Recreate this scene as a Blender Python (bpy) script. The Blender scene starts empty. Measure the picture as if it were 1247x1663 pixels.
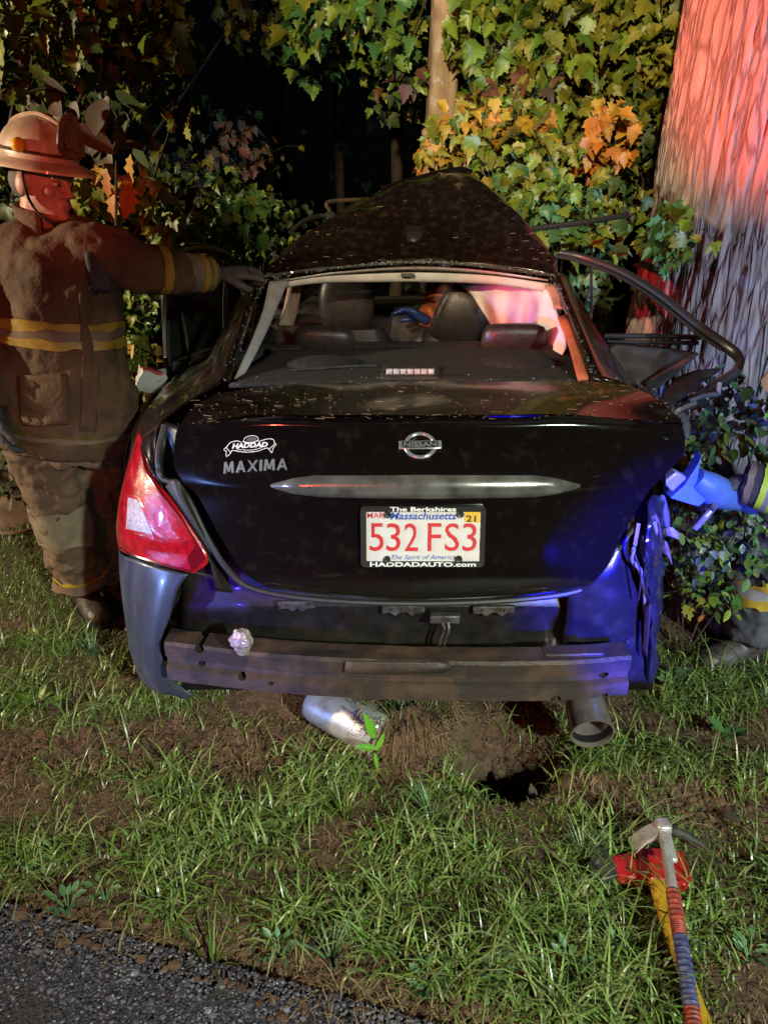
import bpy, math, random
import numpy as np
from mathutils import Vector, Matrix, noise as mn
from mathutils.bvhtree import BVHTree

# ------------------------------------------------------------------ camera, sky, lamps
sc = bpy.context.scene
col = sc.collection
R = math.radians
H, PITCH, F = 1.6, R(22), 1210.0          # eye height, downward tilt, focal length in photo pixels
cam_d = bpy.data.cameras.new('camera'); cam = bpy.data.objects.new('camera', cam_d); col.objects.link(cam)
cam.location = (0, 0, H); cam.rotation_euler = (R(90) - PITCH, 0, 0)
cam_d.sensor_fit = 'VERTICAL'; cam_d.sensor_height = 24; cam_d.lens = 24 * F / 1663
cam_d.clip_start = .05; cam_d.clip_end = 500
sc.camera = cam

w = bpy.data.worlds.new('World'); sc.world = w; w.use_nodes = True
sky = w.node_tree.nodes.new('ShaderNodeTexSky'); sky.sky_type = 'NISHITA'; sky.sun_disc = False
sky.sun_elevation = R(25); sky.sun_rotation = R(200)
bg = w.node_tree.nodes['Background']; bg.inputs[1].default_value = .00015
w.node_tree.links.new(sky.outputs[0], bg.inputs[0])
sd = bpy.data.lights.new('moon', 'SUN'); sd.energy = .012; sd.angle = R(.5); sd.color = (1, .96, .9)
so = bpy.data.objects.new('moon', sd); col.objects.link(so); so.rotation_euler = (R(65), 0, R(20))

def spot(name, loc, aim, color, power, cone, blend=.4, rad=.08):
    d = bpy.data.lights.new(name, 'SPOT'); d.energy = power; d.color = color
    d.spot_size = R(cone); d.spot_blend = blend; d.shadow_soft_size = rad
    o = bpy.data.objects.new(name, d); col.objects.link(o); o.location = loc
    o.rotation_euler = (Vector(aim) - Vector(loc)).to_track_quat('-Z', 'Y').to_euler()
    return o
# the emergency vehicles parked on the road behind the photographer
spot('engine_scene_lamp', (-6.3, 1.2, 2.5), (-1.1, 3.0, 1.3), (1, .84, .58), 1900, 58, .8, .10)
spot('engine_roof_lamp', (-1.5, -6.2, 3.6), (.44, 4.5, 2.15), (1, .86, .50), 4600, 15.5, .6, .10)
spot('ambulance_scene_lamp', (2.6, -3.4, 3.2), (.42, 1.42, .05), (.84, 1, .84), 2500, 37, 1.0, .10)
spot('patrol_headlamp', (-5.5, -1.2, .9), (-.7, 2.05, .62), (.22, .36, 1), 1900, 14, .7, .08)
spot('patrol_side_lamp', (4.4, -2.4, 1.6), (1.7, 3.2, 1.05), (.46, .66, 1), 2300, 32, .8, .08)
spot('red_beacon', (-5.0, -2.0, 3.2), (1.85, 3.45, 2.45), (1, .02, .03), 8500, 12.5, .5, .06)
spot('red_beacon', (1.2, -5.5, 2.6), (-1.08, 2.68, 1.74), (1, .16, .10), 1000, 5, .8, .06)
spot('red_beacon', (-4.2, -5.0, 2.2), (.62, 3.0, 1.28), (1, .04, .05), 3200, 4.0, .6, .06)
spot('red_beacon', (-2.4, -5.6, 3.0), (.1, 2.2, .8), (1, .10, .06), 420, 50, .8, .08)
spot('blue_beacon', (3.0, -2.6, 1.5), (.80, 1.9, .62), (.006, .003, 1), 13000, 8.5, .3, .05)
spot('blue_beacon', (-3.2, -3.4, 1.1), (-.42, 1.78, .45), (.03, .015, 1), 700, 6.0, .6, .05)
spot('blue_beacon', (-1.0, -5.0, 2.4), (1.25, 2.5, .75), (.05, .12, 1), 2400, 6, .5, .05)

sc.view_settings.view_transform = 'Standard'; sc.view_settings.look = 'None'
sc.view_settings.exposure = 0; sc.view_settings.gamma = 1
sc.render.engine = 'CYCLES'

# ------------------------------------------------------------------ helpers
random.seed(4); rng = np.random.default_rng(4)
cp, sp = math.cos(PITCH), math.sin(PITCH)
def ray(px, py):
    u = (px - 623.5) / F; v = (831.5 - py) / F
    return Vector((u, cp + v * sp, -sp + v * cp))
def P(px, py, Y):
    d = ray(px, py); return Vector((0, 0, H)) + d * (Y / d.y)
def G(px, py, z=0):
    d = ray(px, py); return Vector((0, 0, H)) + d * ((z - H) / d.z)
V = Vector
def lerp(a, b, t): return a + (b - a) * t

MATS = {}
def mat(name, c, rough=.6, metal=0., c2=None, scale=12., bump=0., bscale=40., coat=0., alpha=1., island=None,
        detail=5., c2mix=(.35, .65), bdist=.01, trans=0., sss=0., emit=None, stretch=None, spec=.5, crack=None, scratch=None):
    m = bpy.data.materials.new(name); m.use_nodes = True
    nt = m.node_tree; b = nt.nodes['Principled BSDF']; L = nt.links.new
    b.inputs['Roughness'].default_value = rough; b.inputs['Metallic'].default_value = metal
    b.inputs['Coat Weight'].default_value = coat; b.inputs['Coat Roughness'].default_value = .06
    b.inputs['Alpha'].default_value = alpha; b.inputs['Specular IOR Level'].default_value = spec
    b.inputs['Transmission Weight'].default_value = trans
    b.inputs['Base Color'].default_value = (*c, 1)
    tc = nt.nodes.new('ShaderNodeTexCoord'); src = tc.outputs['Object']
    if stretch:
        mp = nt.nodes.new('ShaderNodeMapping'); mp.inputs['Scale'].default_value = stretch
        L(src, mp.inputs[0]); src = mp.outputs[0]
    if c2:
        n = nt.nodes.new('ShaderNodeTexNoise'); n.inputs['Scale'].default_value = scale; n.inputs['Detail'].default_value = detail
        L(src, n.inputs['Vector'])
        r = nt.nodes.new('ShaderNodeValToRGB')
        r.color_ramp.elements[0].position = c2mix[0]; r.color_ramp.elements[1].position = c2mix[1]
        r.color_ramp.elements[0].color = (*c, 1); r.color_ramp.elements[1].color = (*c2, 1)
        L(n.outputs[0], r.inputs[0]); L(r.outputs[0], b.inputs['Base Color'])
    if island:                       # list of colours picked per object / per mesh island
        g = nt.nodes.new('ShaderNodeNewGeometry'); oi = nt.nodes.new('ShaderNodeObjectInfo')
        a = nt.nodes.new('ShaderNodeMath'); a.operation = 'ADD'
        f = nt.nodes.new('ShaderNodeMath'); f.operation = 'FRACT'
        L(g.outputs['Random Per Island'], a.inputs[0]); L(oi.outputs['Random'], a.inputs[1]); L(a.outputs[0], f.inputs[0])
        r = nt.nodes.new('ShaderNodeValToRGB'); L(f.outputs[0], r.inputs[0])
        e = r.color_ramp.elements
        while len(e) < len(island): e.new(.5)
        for i, cc in enumerate(island):
            e[i].position = i / (len(island) - 1); e[i].color = (*cc, 1)
        # blotches and veins inside each leaf
        n = nt.nodes.new('ShaderNodeTexNoise'); n.inputs['Scale'].default_value = 30
        L(tc.outputs['Object'], n.inputs['Vector'])
        mx = nt.nodes.new('ShaderNodeMix'); mx.data_type = 'RGBA'; mx.blend_type = 'MULTIPLY'
        mr = nt.nodes.new('ShaderNodeMapRange'); mr.inputs[1].default_value = .3; mr.inputs[2].default_value = .7
        mr.inputs[3].default_value = .65; mr.inputs[4].default_value = 1.25
        L(n.outputs[0], mr.inputs[0]); mx.inputs[0].default_value = 1
        L(r.outputs[0], mx.inputs[6]); L(mr.outputs[0], mx.inputs[7]); L(mx.outputs[2], b.inputs['Base Color'])
    if bump:
        n = nt.nodes.new('ShaderNodeTexNoise'); n.inputs['Scale'].default_value = bscale; n.inputs['Detail'].default_value = 6
        L(src, n.inputs['Vector'])
        bp = nt.nodes.new('ShaderNodeBump'); bp.inputs['Strength'].default_value = bump; bp.inputs['Distance'].default_value = bdist
        L(n.outputs[0], bp.inputs['Height']); L(bp.outputs[0], b.inputs['Normal'])
    if scratch:                      # fine directional scuffs through the clear coat
        mp = nt.nodes.new('ShaderNodeMapping'); mp.inputs['Scale'].default_value = (3, 3, 26); mp.inputs['Rotation'].default_value = (0, R(52), R(10))
        n = nt.nodes.new('ShaderNodeTexNoise'); n.inputs['Scale'].default_value = 2.4; n.inputs['Detail'].default_value = 9
        L(tc.outputs['Object'], mp.inputs[0]); L(mp.outputs[0], n.inputs['Vector'])
        mr = nt.nodes.new('ShaderNodeMapRange'); mr.inputs[1].default_value = .66; mr.inputs[2].default_value = .84; mr.inputs[4].default_value = .55; L(n.outputs[0], mr.inputs[0])
        mx = nt.nodes.new('ShaderNodeMix'); mx.data_type = 'RGBA'; L(mr.outputs[0], mx.inputs[0]); mx.inputs[7].default_value = (*scratch, 1)
        L(b.inputs['Base Color'].links[0].from_socket, mx.inputs[6]); L(mx.outputs[2], b.inputs['Base Color'])
    if crack:                        # furrowed plates: voronoi edges cut into colour and relief
        vo = nt.nodes.new('ShaderNodeTexVoronoi'); vo.feature = 'DISTANCE_TO_EDGE'; vo.inputs['Scale'].default_value = crack
        nz = nt.nodes.new('ShaderNodeTexNoise'); nz.inputs['Scale'].default_value = 6; nz.inputs['Detail'].default_value = 6
        va = nt.nodes.new('ShaderNodeVectorMath'); va.operation = 'MULTIPLY_ADD'; va.inputs[1].default_value = (.14, .14, .14)
        L(src, nz.inputs['Vector']); L(nz.outputs['Color'], va.inputs[0]); L(src, va.inputs[2]); L(va.outputs[0], vo.inputs['Vector'])
        mr = nt.nodes.new('ShaderNodeMapRange'); mr.inputs[1].default_value = 0; mr.inputs[2].default_value = .13; L(vo.outputs['Distance'], mr.inputs[0])
        mx = nt.nodes.new('ShaderNodeMix'); mx.data_type = 'RGBA'; mx.blend_type = 'MIX'; L(mr.outputs[0], mx.inputs[0])
        mx.inputs[6].default_value = (c[0] * .42, c[1] * .38, c[2] * .36, 1); L(b.inputs['Base Color'].links[0].from_socket, mx.inputs[7]); L(mx.outputs[2], b.inputs['Base Color'])
        b2 = nt.nodes.new('ShaderNodeBump'); b2.inputs['Strength'].default_value = 1; b2.inputs['Distance'].default_value = bdist
        L(mr.outputs[0], b2.inputs['Height']); L(bp.outputs[0], b2.inputs['Normal']); L(b2.outputs[0], b.inputs['Normal'])
    if emit:
        b.inputs['Emission Color'].default_value = (*emit[0], 1); b.inputs['Emission Strength'].default_value = emit[1]
    MATS[name] = m
    return m

M = dict(
    paint=mat('car_paint', (.006, .004, .004), .10, .1, (.018, .012, .010), 26, coat=1., c2mix=(.55, .8), detail=14, scratch=(.05, .036, .033)),
    paint_dusty=mat('dusty_paint', (.009, .005, .0045), .24, .1, (.032, .021, .015), 30, coat=.6, c2mix=(.48, .78), detail=14, bump=.04, bscale=160),
    scuffed=mat('scuffed_bumper', (.034, .038, .052), .32, .1, (.085, .088, .105), 14, coat=.5, c2mix=(.45, .8), detail=12, stretch=(1, 1, .4), scratch=(.32, .32, .36)),
    black=mat('black_plastic', (.012, .011, .011), .55, 0, (.03, .026, .022), 25, bump=.1),
    rubber=mat('black_rubber', (.02, .018, .017), .5),
    shell=mat('inner_body', (.007, .006, .006), .45, .1, (.022, .016, .014), 20, bump=.15, coat=.15),
    rust=mat('rusty_steel', (.042, .030, .025), .55, .3, (.12, .068, .042), 11, bump=.22, bscale=70, detail=12, c2mix=(.45, .75)),
    bracket=mat('dull_zinc', (.13, .12, .11), .5, .6, (.05, .04, .035), 40, bump=.2),
    steel=mat('steel', (.55, .53, .52), .3, .45, (.36, .33, .32), 30, bump=.08),
    muffler=mat('aluminised_steel', (.55, .53, .50), .45, .55, (.30, .22, .17), 14, bump=.1, c2mix=(.5, .75)),
    polished=mat('polished_tip', (.42, .37, .34), .22, .7, (.20, .15, .12), 18, c2mix=(.45, .8), detail=8),
    chrome=mat('chrome', (.62, .63, .66), .2, .72, (.42, .40, .40), 30, c2mix=(.4, .75)),
    trimchrome=mat('dusty_chrome', (.26, .25, .24), .2, .6, (.09, .08, .065), 20, c2mix=(.35, .75), detail=12, bump=.04),
    lens=mat('red_lens', (.46, .006, .014), .12, 0, (.26, .003, .008), 45, coat=1., bump=.25, bscale=150),
    lensw=mat('clear_lens', (.46, .37, .42), .15, .2, (.30, .24, .28), 90, coat=1., bump=.4, bscale=200),
    lensd=mat('dark_lens_rim', (.13, .002, .004), .2, coat=1.),
    white=mat('plate_white', (.62, .57, .54), .45, c2=(.62, .58, .54), scale=8),
    red=mat('plate_red', (.55, .02, .03), .45), blue=mat('plate_blue', (.02, .07, .38), .45),
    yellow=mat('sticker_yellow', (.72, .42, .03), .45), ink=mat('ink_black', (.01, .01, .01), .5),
    lettering=mat('white_lettering', (.8, .78, .75), .4), pblack=mat('frame_black', (.018, .017, .017), .35),
    leather=mat('black_leather', (.022, .016, .017), .38, 0, (.035, .027, .025), 40, bump=.15, bscale=150),
    dash=mat('grey_trim', (.06, .05, .045), .7, c2=(.03, .025, .022), scale=30, bump=.1),
    shelf=mat('carpet_shelf', (.012, .010, .010), .9, c2=(.032, .025, .022), scale=60, bump=.3, bscale=200),
    liner=mat('pale_headliner', (.48, .47, .47), .85, c2=(.38, .36, .35), scale=15, bump=.05),
    tan=mat('tan_trim', (.42, .27, .19), .7, c2=(.33, .2, .14), scale=10),
    bag=mat('airbag_fabric', (.72, .69, .68), .85, c2=(.6, .56, .55), scale=12, bump=.2, bscale=25),
    doorgrey=mat('grey_door_card', (.11, .115, .13), .65, c2=(.06, .06, .07), scale=14, bump=.08),
    glass=mat('door_glass', (.05, .07, .05), .06, alpha=.35),
    crumbs=mat('glass_crumbs', (.28, .36, .36), .15, spec=.8, coat=1., alpha=.5),
    foil=mat('crumpled_clear_plastic', (.62, .52, .50), .15, .5, (.42, .3, .28), 60, coat=1., bump=.8, bscale=70),
    led=mat('led_white', (.72, .68, .62), .25, c2=(.4, .36, .32), scale=120),
    orange=mat('orange_trim', (.62, .16, .07), .6, c2=(.5, .11, .05), scale=20),
    skin=mat('skin', (.46, .25, .18), .5, c2=(.38, .19, .14), scale=25, bump=.1, bscale=90, sss=.1),
    coat=mat('tan_turnout_cloth', (.125, .068, .034), .85, 0, (.075, .040, .020), 9, bump=.4, bscale=70, detail=10),
    pants=mat('tan_turnout_trousers', (.16, .10, .06), .85, 0, (.09, .056, .034), 8, bump=.4, bscale=60, detail=10),
    darkcoat=mat('black_turnout_cloth', (.022, .022, .026), .8, 0, (.05, .048, .05), 8, bump=.35, bscale=60),
    refd=mat('dull_band', (.17, .115, .075), .6, .1),
    refshade=mat('shaded_band', (.11, .075, .015), .7, c2=(.06, .04, .012), scale=20),  # yellow trim darkened: the shade on the coat hem is put into this colour
    panel=mat('scraped_body_panel', (.012, .011, .015), .3, .1, (.034, .031, .038), 20, coat=.6, detail=12, c2mix=(.5, .8), bump=.08, bscale=50),
    refy=mat('lime_yellow_trim', (.40, .25, .02), .5, c2=(.28, .17, .02), scale=40, bump=.08, bscale=120),
    limey=mat('lime_green_trim', (.52, .72, .05), .4), refs=mat('silver_trim', (.42, .40, .40), .35, .4),
    glove=mat('dark_work_glove', (.045, .045, .055), .75, c2=(.09, .08, .08), scale=25, bump=.3),
    cuff=mat('pale_glove_cuff', (.24, .19, .12), .8, c2=(.15, .12, .08), scale=18, bump=.25),
    boot=mat('boot_leather', (.035, .024, .018), .5, c2=(.06, .045, .035), scale=30, bump=.2),
    helmet=mat('white_helmet', (.52, .42, .30), .42, c2=(.26, .17, .10), scale=9, coat=.2, bump=.08, c2mix=(.42, .75), detail=10),
    shield=mat('brown_leather_shield', (.05, .022, .012), .5, c2=(.13, .055, .02), scale=30, bump=.4),
    hair=mat('grey_hair', (.10, .08, .07), .7, bump=.4, bscale=150),
    strap=mat('black_strap', (.012, .012, .012), .6),
    toolblue=mat('blue_tool_body', (.10, .20, .62), .4, c2=(.07, .15, .5), scale=20),
    tape_r=mat('red_tape', (.36, .045, .022), .55, c2=(.13, .025, .02), scale=55, detail=10, bump=.4, bscale=60),
    tape_b=mat('navy_tape', (.035, .04, .13), .55, c2=(.13, .12, .17), scale=55, detail=10, c2mix=(.45, .8), bump=.4, bscale=60),
    axered=mat('red_axe_paint', (.42, .015, .015), .4, c2=(.3, .01, .01), scale=18, bump=.1),
    axeyel=mat('yellow_handle', (.50, .29, .015), .45, c2=(.36, .2, .01), scale=14, bump=.1),
    bark=mat('grey_bark', (.36, .28, .25), .9, 0, (.24, .185, .16), 12, bump=.5, bscale=60, bdist=.008, stretch=(1, 1, .13), detail=10, crack=23),
    sbark=mat('pale_bark', (.52, .38, .26), .85, 0, (.34, .23, .15), 14, bump=.5, bscale=40, stretch=(1, 1, .5)),
    twig=mat('twig', (.06, .04, .026), .9, 0, (.03, .02, .014), 20, bump=.3),
    asphalt=mat('asphalt', (.026, .023, .032), .7, 0, (.055, .05, .06), 90, bump=.7, bscale=130),
    stone=mat('asphalt_stone', (.06, .055, .06), .42, island=[(.03, .028, .042), (.055, .05, .07), (.04, .036, .052), (.16, .15, .18), (.045, .042, .056), (.075, .068, .09)]),
    soil=mat('soil', (.052, .028, .016), .95, 0, (.11, .062, .036), 22, bump=.9, bscale=60, detail=10),
    clod=mat('soil_clod', (.06, .03, .018), .95, 0, (.13, .07, .04), 40, bump=.8, bscale=90),
    grass=mat('grass_blades', (.08, .13, .03), .4, island=[(.045, .08, .012), (.085, .145, .02), (.125, .20, .03), (.06, .105, .016), (.17, .18, .06), (.10, .17, .022)]),
    longgrass=mat('long_grass_blades', (.12, .18, .05), .34, island=[(.07, .125, .02), (.13, .21, .04), (.22, .31, .10), (.09, .16, .025), (.26, .27, .12), (.11, .20, .03)]),
    dry=mat('dry_grass', (.2, .13, .06), .7, island=[(.10, .055, .025), (.20, .12, .055), (.26, .18, .09), (.13, .07, .035)]),
    weed=mat('weed_leaf', (.09, .16, .06), .45, island=[(.07, .14, .05), (.10, .19, .08), (.13, .22, .11)]),
    bright=mat('bright_leaf', (.12, .35, .02), .4, island=[(.09, .27, .015), (.14, .38, .02)]),
    green=mat('green_leaf', (.08, .12, .02), .42, island=[(.07, .125, .012), (.12, .19, .018), (.17, .23, .022), (.09, .15, .014), (.21, .24, .03)]),
    olive=mat('olive_leaf', (.1, .1, .02), .45, island=[(.10, .115, .012), (.17, .17, .018), (.23, .20, .022), (.12, .14, .014)]),
    teal=mat('bluegreen_leaf', (.06, .14, .06), .45, island=[(.05, .12, .045), (.09, .19, .08), (.06, .15, .05), (.12, .2, .07)]),
    gold=mat('golden_leaf', (.4, .2, .02), .5, island=[(.40, .20, .015), (.46, .28, .025), (.36, .27, .03), (.44, .17, .015), (.27, .25, .03), (.20, .22, .03)]),
    orangeleaf=mat('orange_leaf', (.4, .12, .01), .5, island=[(.42, .12, .012), (.46, .19, .02), (.36, .09, .01), (.40, .22, .03)]),
    rustleaf=mat('rust_leaf', (.13, .04, .02), .6, island=[(.10, .03, .015), (.16, .055, .02), (.12, .05, .02), (.07, .045, .02)]),
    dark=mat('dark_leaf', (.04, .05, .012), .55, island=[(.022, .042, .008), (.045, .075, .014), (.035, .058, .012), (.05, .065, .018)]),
    drab=mat('drab_leaf', (.09, .06, .04), .6, island=[(.08, .055, .035), (.06, .05, .03), (.11, .075, .045)]),
    ivy=mat('ivy_leaf', (.06, .15, .03), .4, island=[(.04, .11, .02), (.07, .18, .035), (.05, .13, .04), (.10, .19, .03)]),
    paper=mat('white_carton', (.55, .52, .5), .7, c2=(.42, .38, .36), scale=9, bump=.1),
    redprint=mat('red_print', (.45, .03, .03), .6),
    card=mat('brown_cardboard', (.20, .125, .07), .85, c2=(.10, .06, .035), scale=10, bump=.25),
    eye=mat('eye_white', (.6, .56, .52), .2), lip=mat('lips', (.36, .14, .12), .5),
    cloth_orange=mat('orange_sleeve', (.30, .075, .02), .8, bump=.3, bscale=30),
    nitrile=mat('blue_nitrile', (.02, .04, .16), .45, bump=.15),
    shadowcloth=mat('grey_jacket', (.12, .085, .09), .85, bump=.3, bscale=30),
)

class MB:
    def __init__(s): s.v = []; s.f = []
    def grid(s, g, closed=False):
        o = len(s.v); n = len(g[0])
        for r in g: s.v += [tuple(p) for p in r]
        for i in range(len(g) - 1):
            for j in range(n - (0 if closed else 1)):
                k = (j + 1) % n
                s.f.append((o + i * n + j, o + i * n + k, o + (i + 1) * n + k, o + (i + 1) * n + j))
        return s
    def rings(s, rs, caps=True):
        o = len(s.v); n = len(rs[0]); s.grid(rs, True)
        if caps:
            s.f.append(tuple(o + j for j in reversed(range(n))))
            s.f.append(tuple(o + (len(rs) - 1) * n + j for j in range(n)))
        return s
    def tube(s, path, r, n=10, flat=1., up=V((0, 0, 1)), caps=True, sub=0):
        path = [V(p) for p in path]
        if not hasattr(r, '__len__'): r = [r] * len(path)
        if sub:
            q = crom([V((*p, 0)) for p in path], sub); rr = crom([V((x if not hasattr(x, '__len__') else x[0], x if not hasattr(x, '__len__') else x[1], 0)) for x in r], sub)
            path = [V(p[:3]) for p in q]; r = [(abs(x[0]), abs(x[1])) for x in rr]
        rs = []
        for i, p in enumerate(path):
            a = path[max(0, i - 1)]; b = path[min(len(path) - 1, i + 1)]
            t = (b - a).normalized(); x = t.cross(up)
            if x.length < 1e-3: x = t.cross(V((0, 1, 0)))
            x.normalize(); y = x.cross(t)
            rx, ry = (r[i], r[i] * flat) if not hasattr(r[i], '__len__') else r[i]
            rs.append([p + x * (rx * math.cos(2 * math.pi * k / n)) + y * (ry * math.sin(2 * math.pi * k / n)) for k in range(n)])
        return s.rings(rs, caps)
    def box(s, c, d, rot=None):
        c = V(c); q = rot or Matrix.Identity(3); o = len(s.v)
        for z in (-1, 1):
            for y in (-1, 1):
                for x in (-1, 1):
                    s.v.append(tuple(c + q @ V((x * d[0] / 2, y * d[1] / 2, z * d[2] / 2))))
        s.f += [tuple(o + i for i in f) for f in ((0, 2, 3, 1), (4, 5, 7, 6), (0, 1, 5, 4), (2, 6, 7, 3), (0, 4, 6, 2), (1, 3, 7, 5))]
        return s
    def ell(s, c, r, rot=None, nu=14, nv=10):
        c = V(c); q = rot or Matrix.Identity(3); rs = []
        for i in range(nv + 1):
            a = math.pi * (i + .001) / (nv + .002)
            rs.append([c + q @ V((r[0] * math.sin(a) * math.cos(2 * math.pi * k / nu), r[1] * math.sin(a) * math.sin(2 * math.pi * k / nu), -r[2] * math.cos(a))) for k in range(nu)])
        return s.rings(rs)
    def prism(s, pts, off):
        """polygon pts (3D, planar) extruded along off"""
        o = len(s.v); n = len(pts); off = V(off)
        s.v += [tuple(V(p)) for p in pts] + [tuple(V(p) + off) for p in pts]
        s.f.append(tuple(range(o, o + n))); s.f.append(tuple(o + n + i for i in reversed(range(n))))
        for i in range(n): s.f.append((o + i, o + n + i, o + n + (i + 1) % n, o + (i + 1) % n))
        return s
    def mesh(s, name, m, smooth=40):
        me = bpy.data.meshes.new(name); me.from_pydata(s.v, [], s.f)
        if m: me.materials.append(M[m] if isinstance(m, str) else m)
        if smooth:
            me.shade_smooth(); me.set_sharp_from_angle(angle=R(smooth))
        return me
    def build(s, name, m, parent=None, smooth=40, solid=0, bevel=0, sub=0, kind=None, fix=True):
        me = s.mesh(name, m, smooth)
        if fix:
            import bmesh
            b = bmesh.new(); b.from_mesh(me); bmesh.ops.recalc_face_normals(b, faces=b.faces); b.to_mesh(me); b.free()
            if smooth: me.set_sharp_from_angle(angle=R(smooth))
        o = bpy.data.objects.new(name, me); link(o, parent)
        if solid: md = o.modifiers.new('thick', 'SOLIDIFY'); md.thickness = solid; md.offset = 0
        if bevel:
            md = o.modifiers.new('bevel', 'BEVEL'); md.width = bevel; md.segments = 2; md.limit_method = 'ANGLE'
        if sub: md = o.modifiers.new('sub', 'SUBSURF'); md.levels = md.render_levels = sub
        if kind: o['kind'] = kind
        return o
def link(o, parent=None):
    col.objects.link(o)
    if parent is not None:
        o.parent = parent
        if parent.type == 'EMPTY' and parent.parent is None: o.location = V(o.location) - parent.location
    return o
def thing(name, label, cat, loc, group=None):
    o = bpy.data.objects.new(name, None); col.objects.link(o); o.location = loc; o.empty_display_size = .1
    return tag(o, label, cat, group)
def tag(o, label, cat, group=None):
    o['label'] = label; o['category'] = cat
    if group: o['group'] = group
    return o
def crom(p, n):
    """Catmull-Rom through the points, n steps per span"""
    out = []
    for i in range(len(p) - 1):
        a = p[i - 1] if i else p[0] * 2 - p[1]
        b, c = p[i], p[i + 1]
        d = p[i + 2] if i + 2 < len(p) else p[-1] * 2 - p[-2]
        for k in range(n):
            t = k / n
            out.append(.5 * ((2 * b) + (c - a) * t + (2 * a - 5 * b + 4 * c - d) * t * t + (3 * b - a - 3 * c + d) * t ** 3))
    out.append(p[-1].copy()); return out
def loft(rows, su=5, sv=5):
    rows = [crom([V(p) for p in r], su) for r in rows]
    cols = [crom([r[j] for r in rows], sv) for j in range(len(rows[0]))]
    return [[cols[j][i] for j in range(len(cols))] for i in range(len(cols[0]))]
def PR(*rows): return [[P(*p) for p in r] for r in rows]
def dent(g, amp, sc_, seed=0.):
    """push a grid of points about with noise: buckled sheet metal"""
    for r in g:
        for i, p in enumerate(r):
            r[i] = p + V(mn.noise_vector(p * sc_ + V((seed, seed, seed)))) * amp
    return g

# ------------------------------------------------------------------ ground and road
E0, E1 = G(-10, 1474), G(650, 1660)                    # broken edge of the road
ed = (E1 - E0).normalized(); en = V((-ed.y, ed.x, 0));
if en.y < 0: en = -en
def side(x, y): return (V((x, y, 0)) - E0).dot(en)
hole = G(815, 1228); clodc = G(655, 1235)
rutA, rutB = G(-80, 1215), G(470, 1205)
def soil_mask(x, y):
    """1 where the wheels tore the turf up"""
    p = V((x, y, 0)); d = rutB - rutA; t = max(0, min(1, (p - rutA).dot(d) / d.length_squared))
    a = 1 - ((p - rutA - d * t).length / .17) ** 2
    b = 1 - ((p - hole).length / .24) ** 2
    c = 1 - ((p - clodc).length / .16) ** 2
    q = G(1180, 1290); e = .6 - (((x - q.x) / .5) ** 2 + ((y - q.y) / .16) ** 2) * .8
    r = 1 - abs(side(x, y) - .03) / .09
    n = mn.noise(V((x * 6, y * 6, 3))) * .55
    return max(0, min(1, max(a, b, c, e, r * .8) + n))
def hgt(x, y):
    s = side(x, y)
    z = .018 * mn.noise(V((x * 2.3, y * 2.3, 0))) + .008 * mn.noise(V((x * 9, y * 9, 1)))
    k = soil_mask(x, y) if -3 < x < 3 and .4 < y < 3 else 0
    z += k * (.02 * mn.noise(V((x * 22, y * 22, 5))) - .022)
    z -= .26 * math.exp(-(((x - hole.x) / .15) ** 2 + ((y - hole.y) / .14) ** 2) ** 1.8)
    z += .085 * math.exp(-(((x - clodc.x) / .12) ** 2 + ((y - clodc.y) / .085) ** 2))
    if s < .0: z = lerp(z + .004, -.035, min(1, -s / .16))
    return z
def axis(lo, hi, step, far):
    a = list(np.arange(lo, hi + step / 2, step)); d = step
    b = hi; c = lo; up = []; dn = []
    while b < far: d *= 1.35; b += d; up.append(b); c -= d; dn.append(c)
    return np.array(dn[::-1] + a + up)
xs = axis(-2.2, 2.2, .024, 220); ys = axis(.7, 4.2, .024, 220)
Z = np.array([[hgt(x, y) if abs(x) < 4 and -3 < y < 7 else (-.035 if side(x, y) < .05 else 0.) for x in xs] for y in ys])
vx, vy = np.meshgrid(xs, ys)
gm = MB(); gm.v = np.stack([vx, vy, Z], -1).reshape(-1, 3).tolist(); nx = len(xs)
gm.f = [(i * nx + j, i * nx + j + 1, (i + 1) * nx + j + 1, (i + 1) * nx + j) for i in range(len(ys) - 1) for j in range(nx - 1)]
g = gm.build('ground', 'soil', smooth=180, fix=False); g['kind'] = 'structure'
def hz(x, y):
    """height read back from the terrain grid (bilinear)"""
    x = np.asarray(x, float); y = np.asarray(y, float)
    i = np.clip(np.searchsorted(ys, y) - 1, 0, len(ys) - 2); j = np.clip(np.searchsorted(xs, x) - 1, 0, len(xs) - 2)
    fy = (y - ys[i]) / (ys[i + 1] - ys[i]); fx = (x - xs[j]) / (xs[j + 1] - xs[j])
    return (Z[i, j] * (1 - fx) + Z[i, j + 1] * fx) * (1 - fy) + (Z[i + 1, j] * (1 - fx) + Z[i + 1, j + 1] * fx) * fy

def road_pt(t, s): return E0 + ed * t + en * s
rows = []
ts = np.concatenate([np.arange(-120, -2, 6), np.arange(-2, 4, .03), np.arange(4, 121, 6)])
rm = MB(); top = []
for t in ts:
    e = .07 * mn.noise(V((t * 3.1, 0, 7))) + .04 * mn.noise(V((t * 13, 0, 2))) + .02 * mn.noise(V((t * 40, 0, 2))) - .02 if -2 <= t <= 4 else 0
    top.append([road_pt(t, e + .01) + V((0, 0, -.04)), road_pt(t, e) + V((0, 0, -.004)), road_pt(t, e - .035) + V((0, 0, .006)), road_pt(t, -.7) + V((0, 0, .008)), road_pt(t, -7) + V((0, 0, .008)), road_pt(t, -7.05) + V((0, 0, -.05))])
rm.grid(top); rd = rm.build('road', 'asphalt', smooth=60); rd['kind'] = 'structure'
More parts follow.
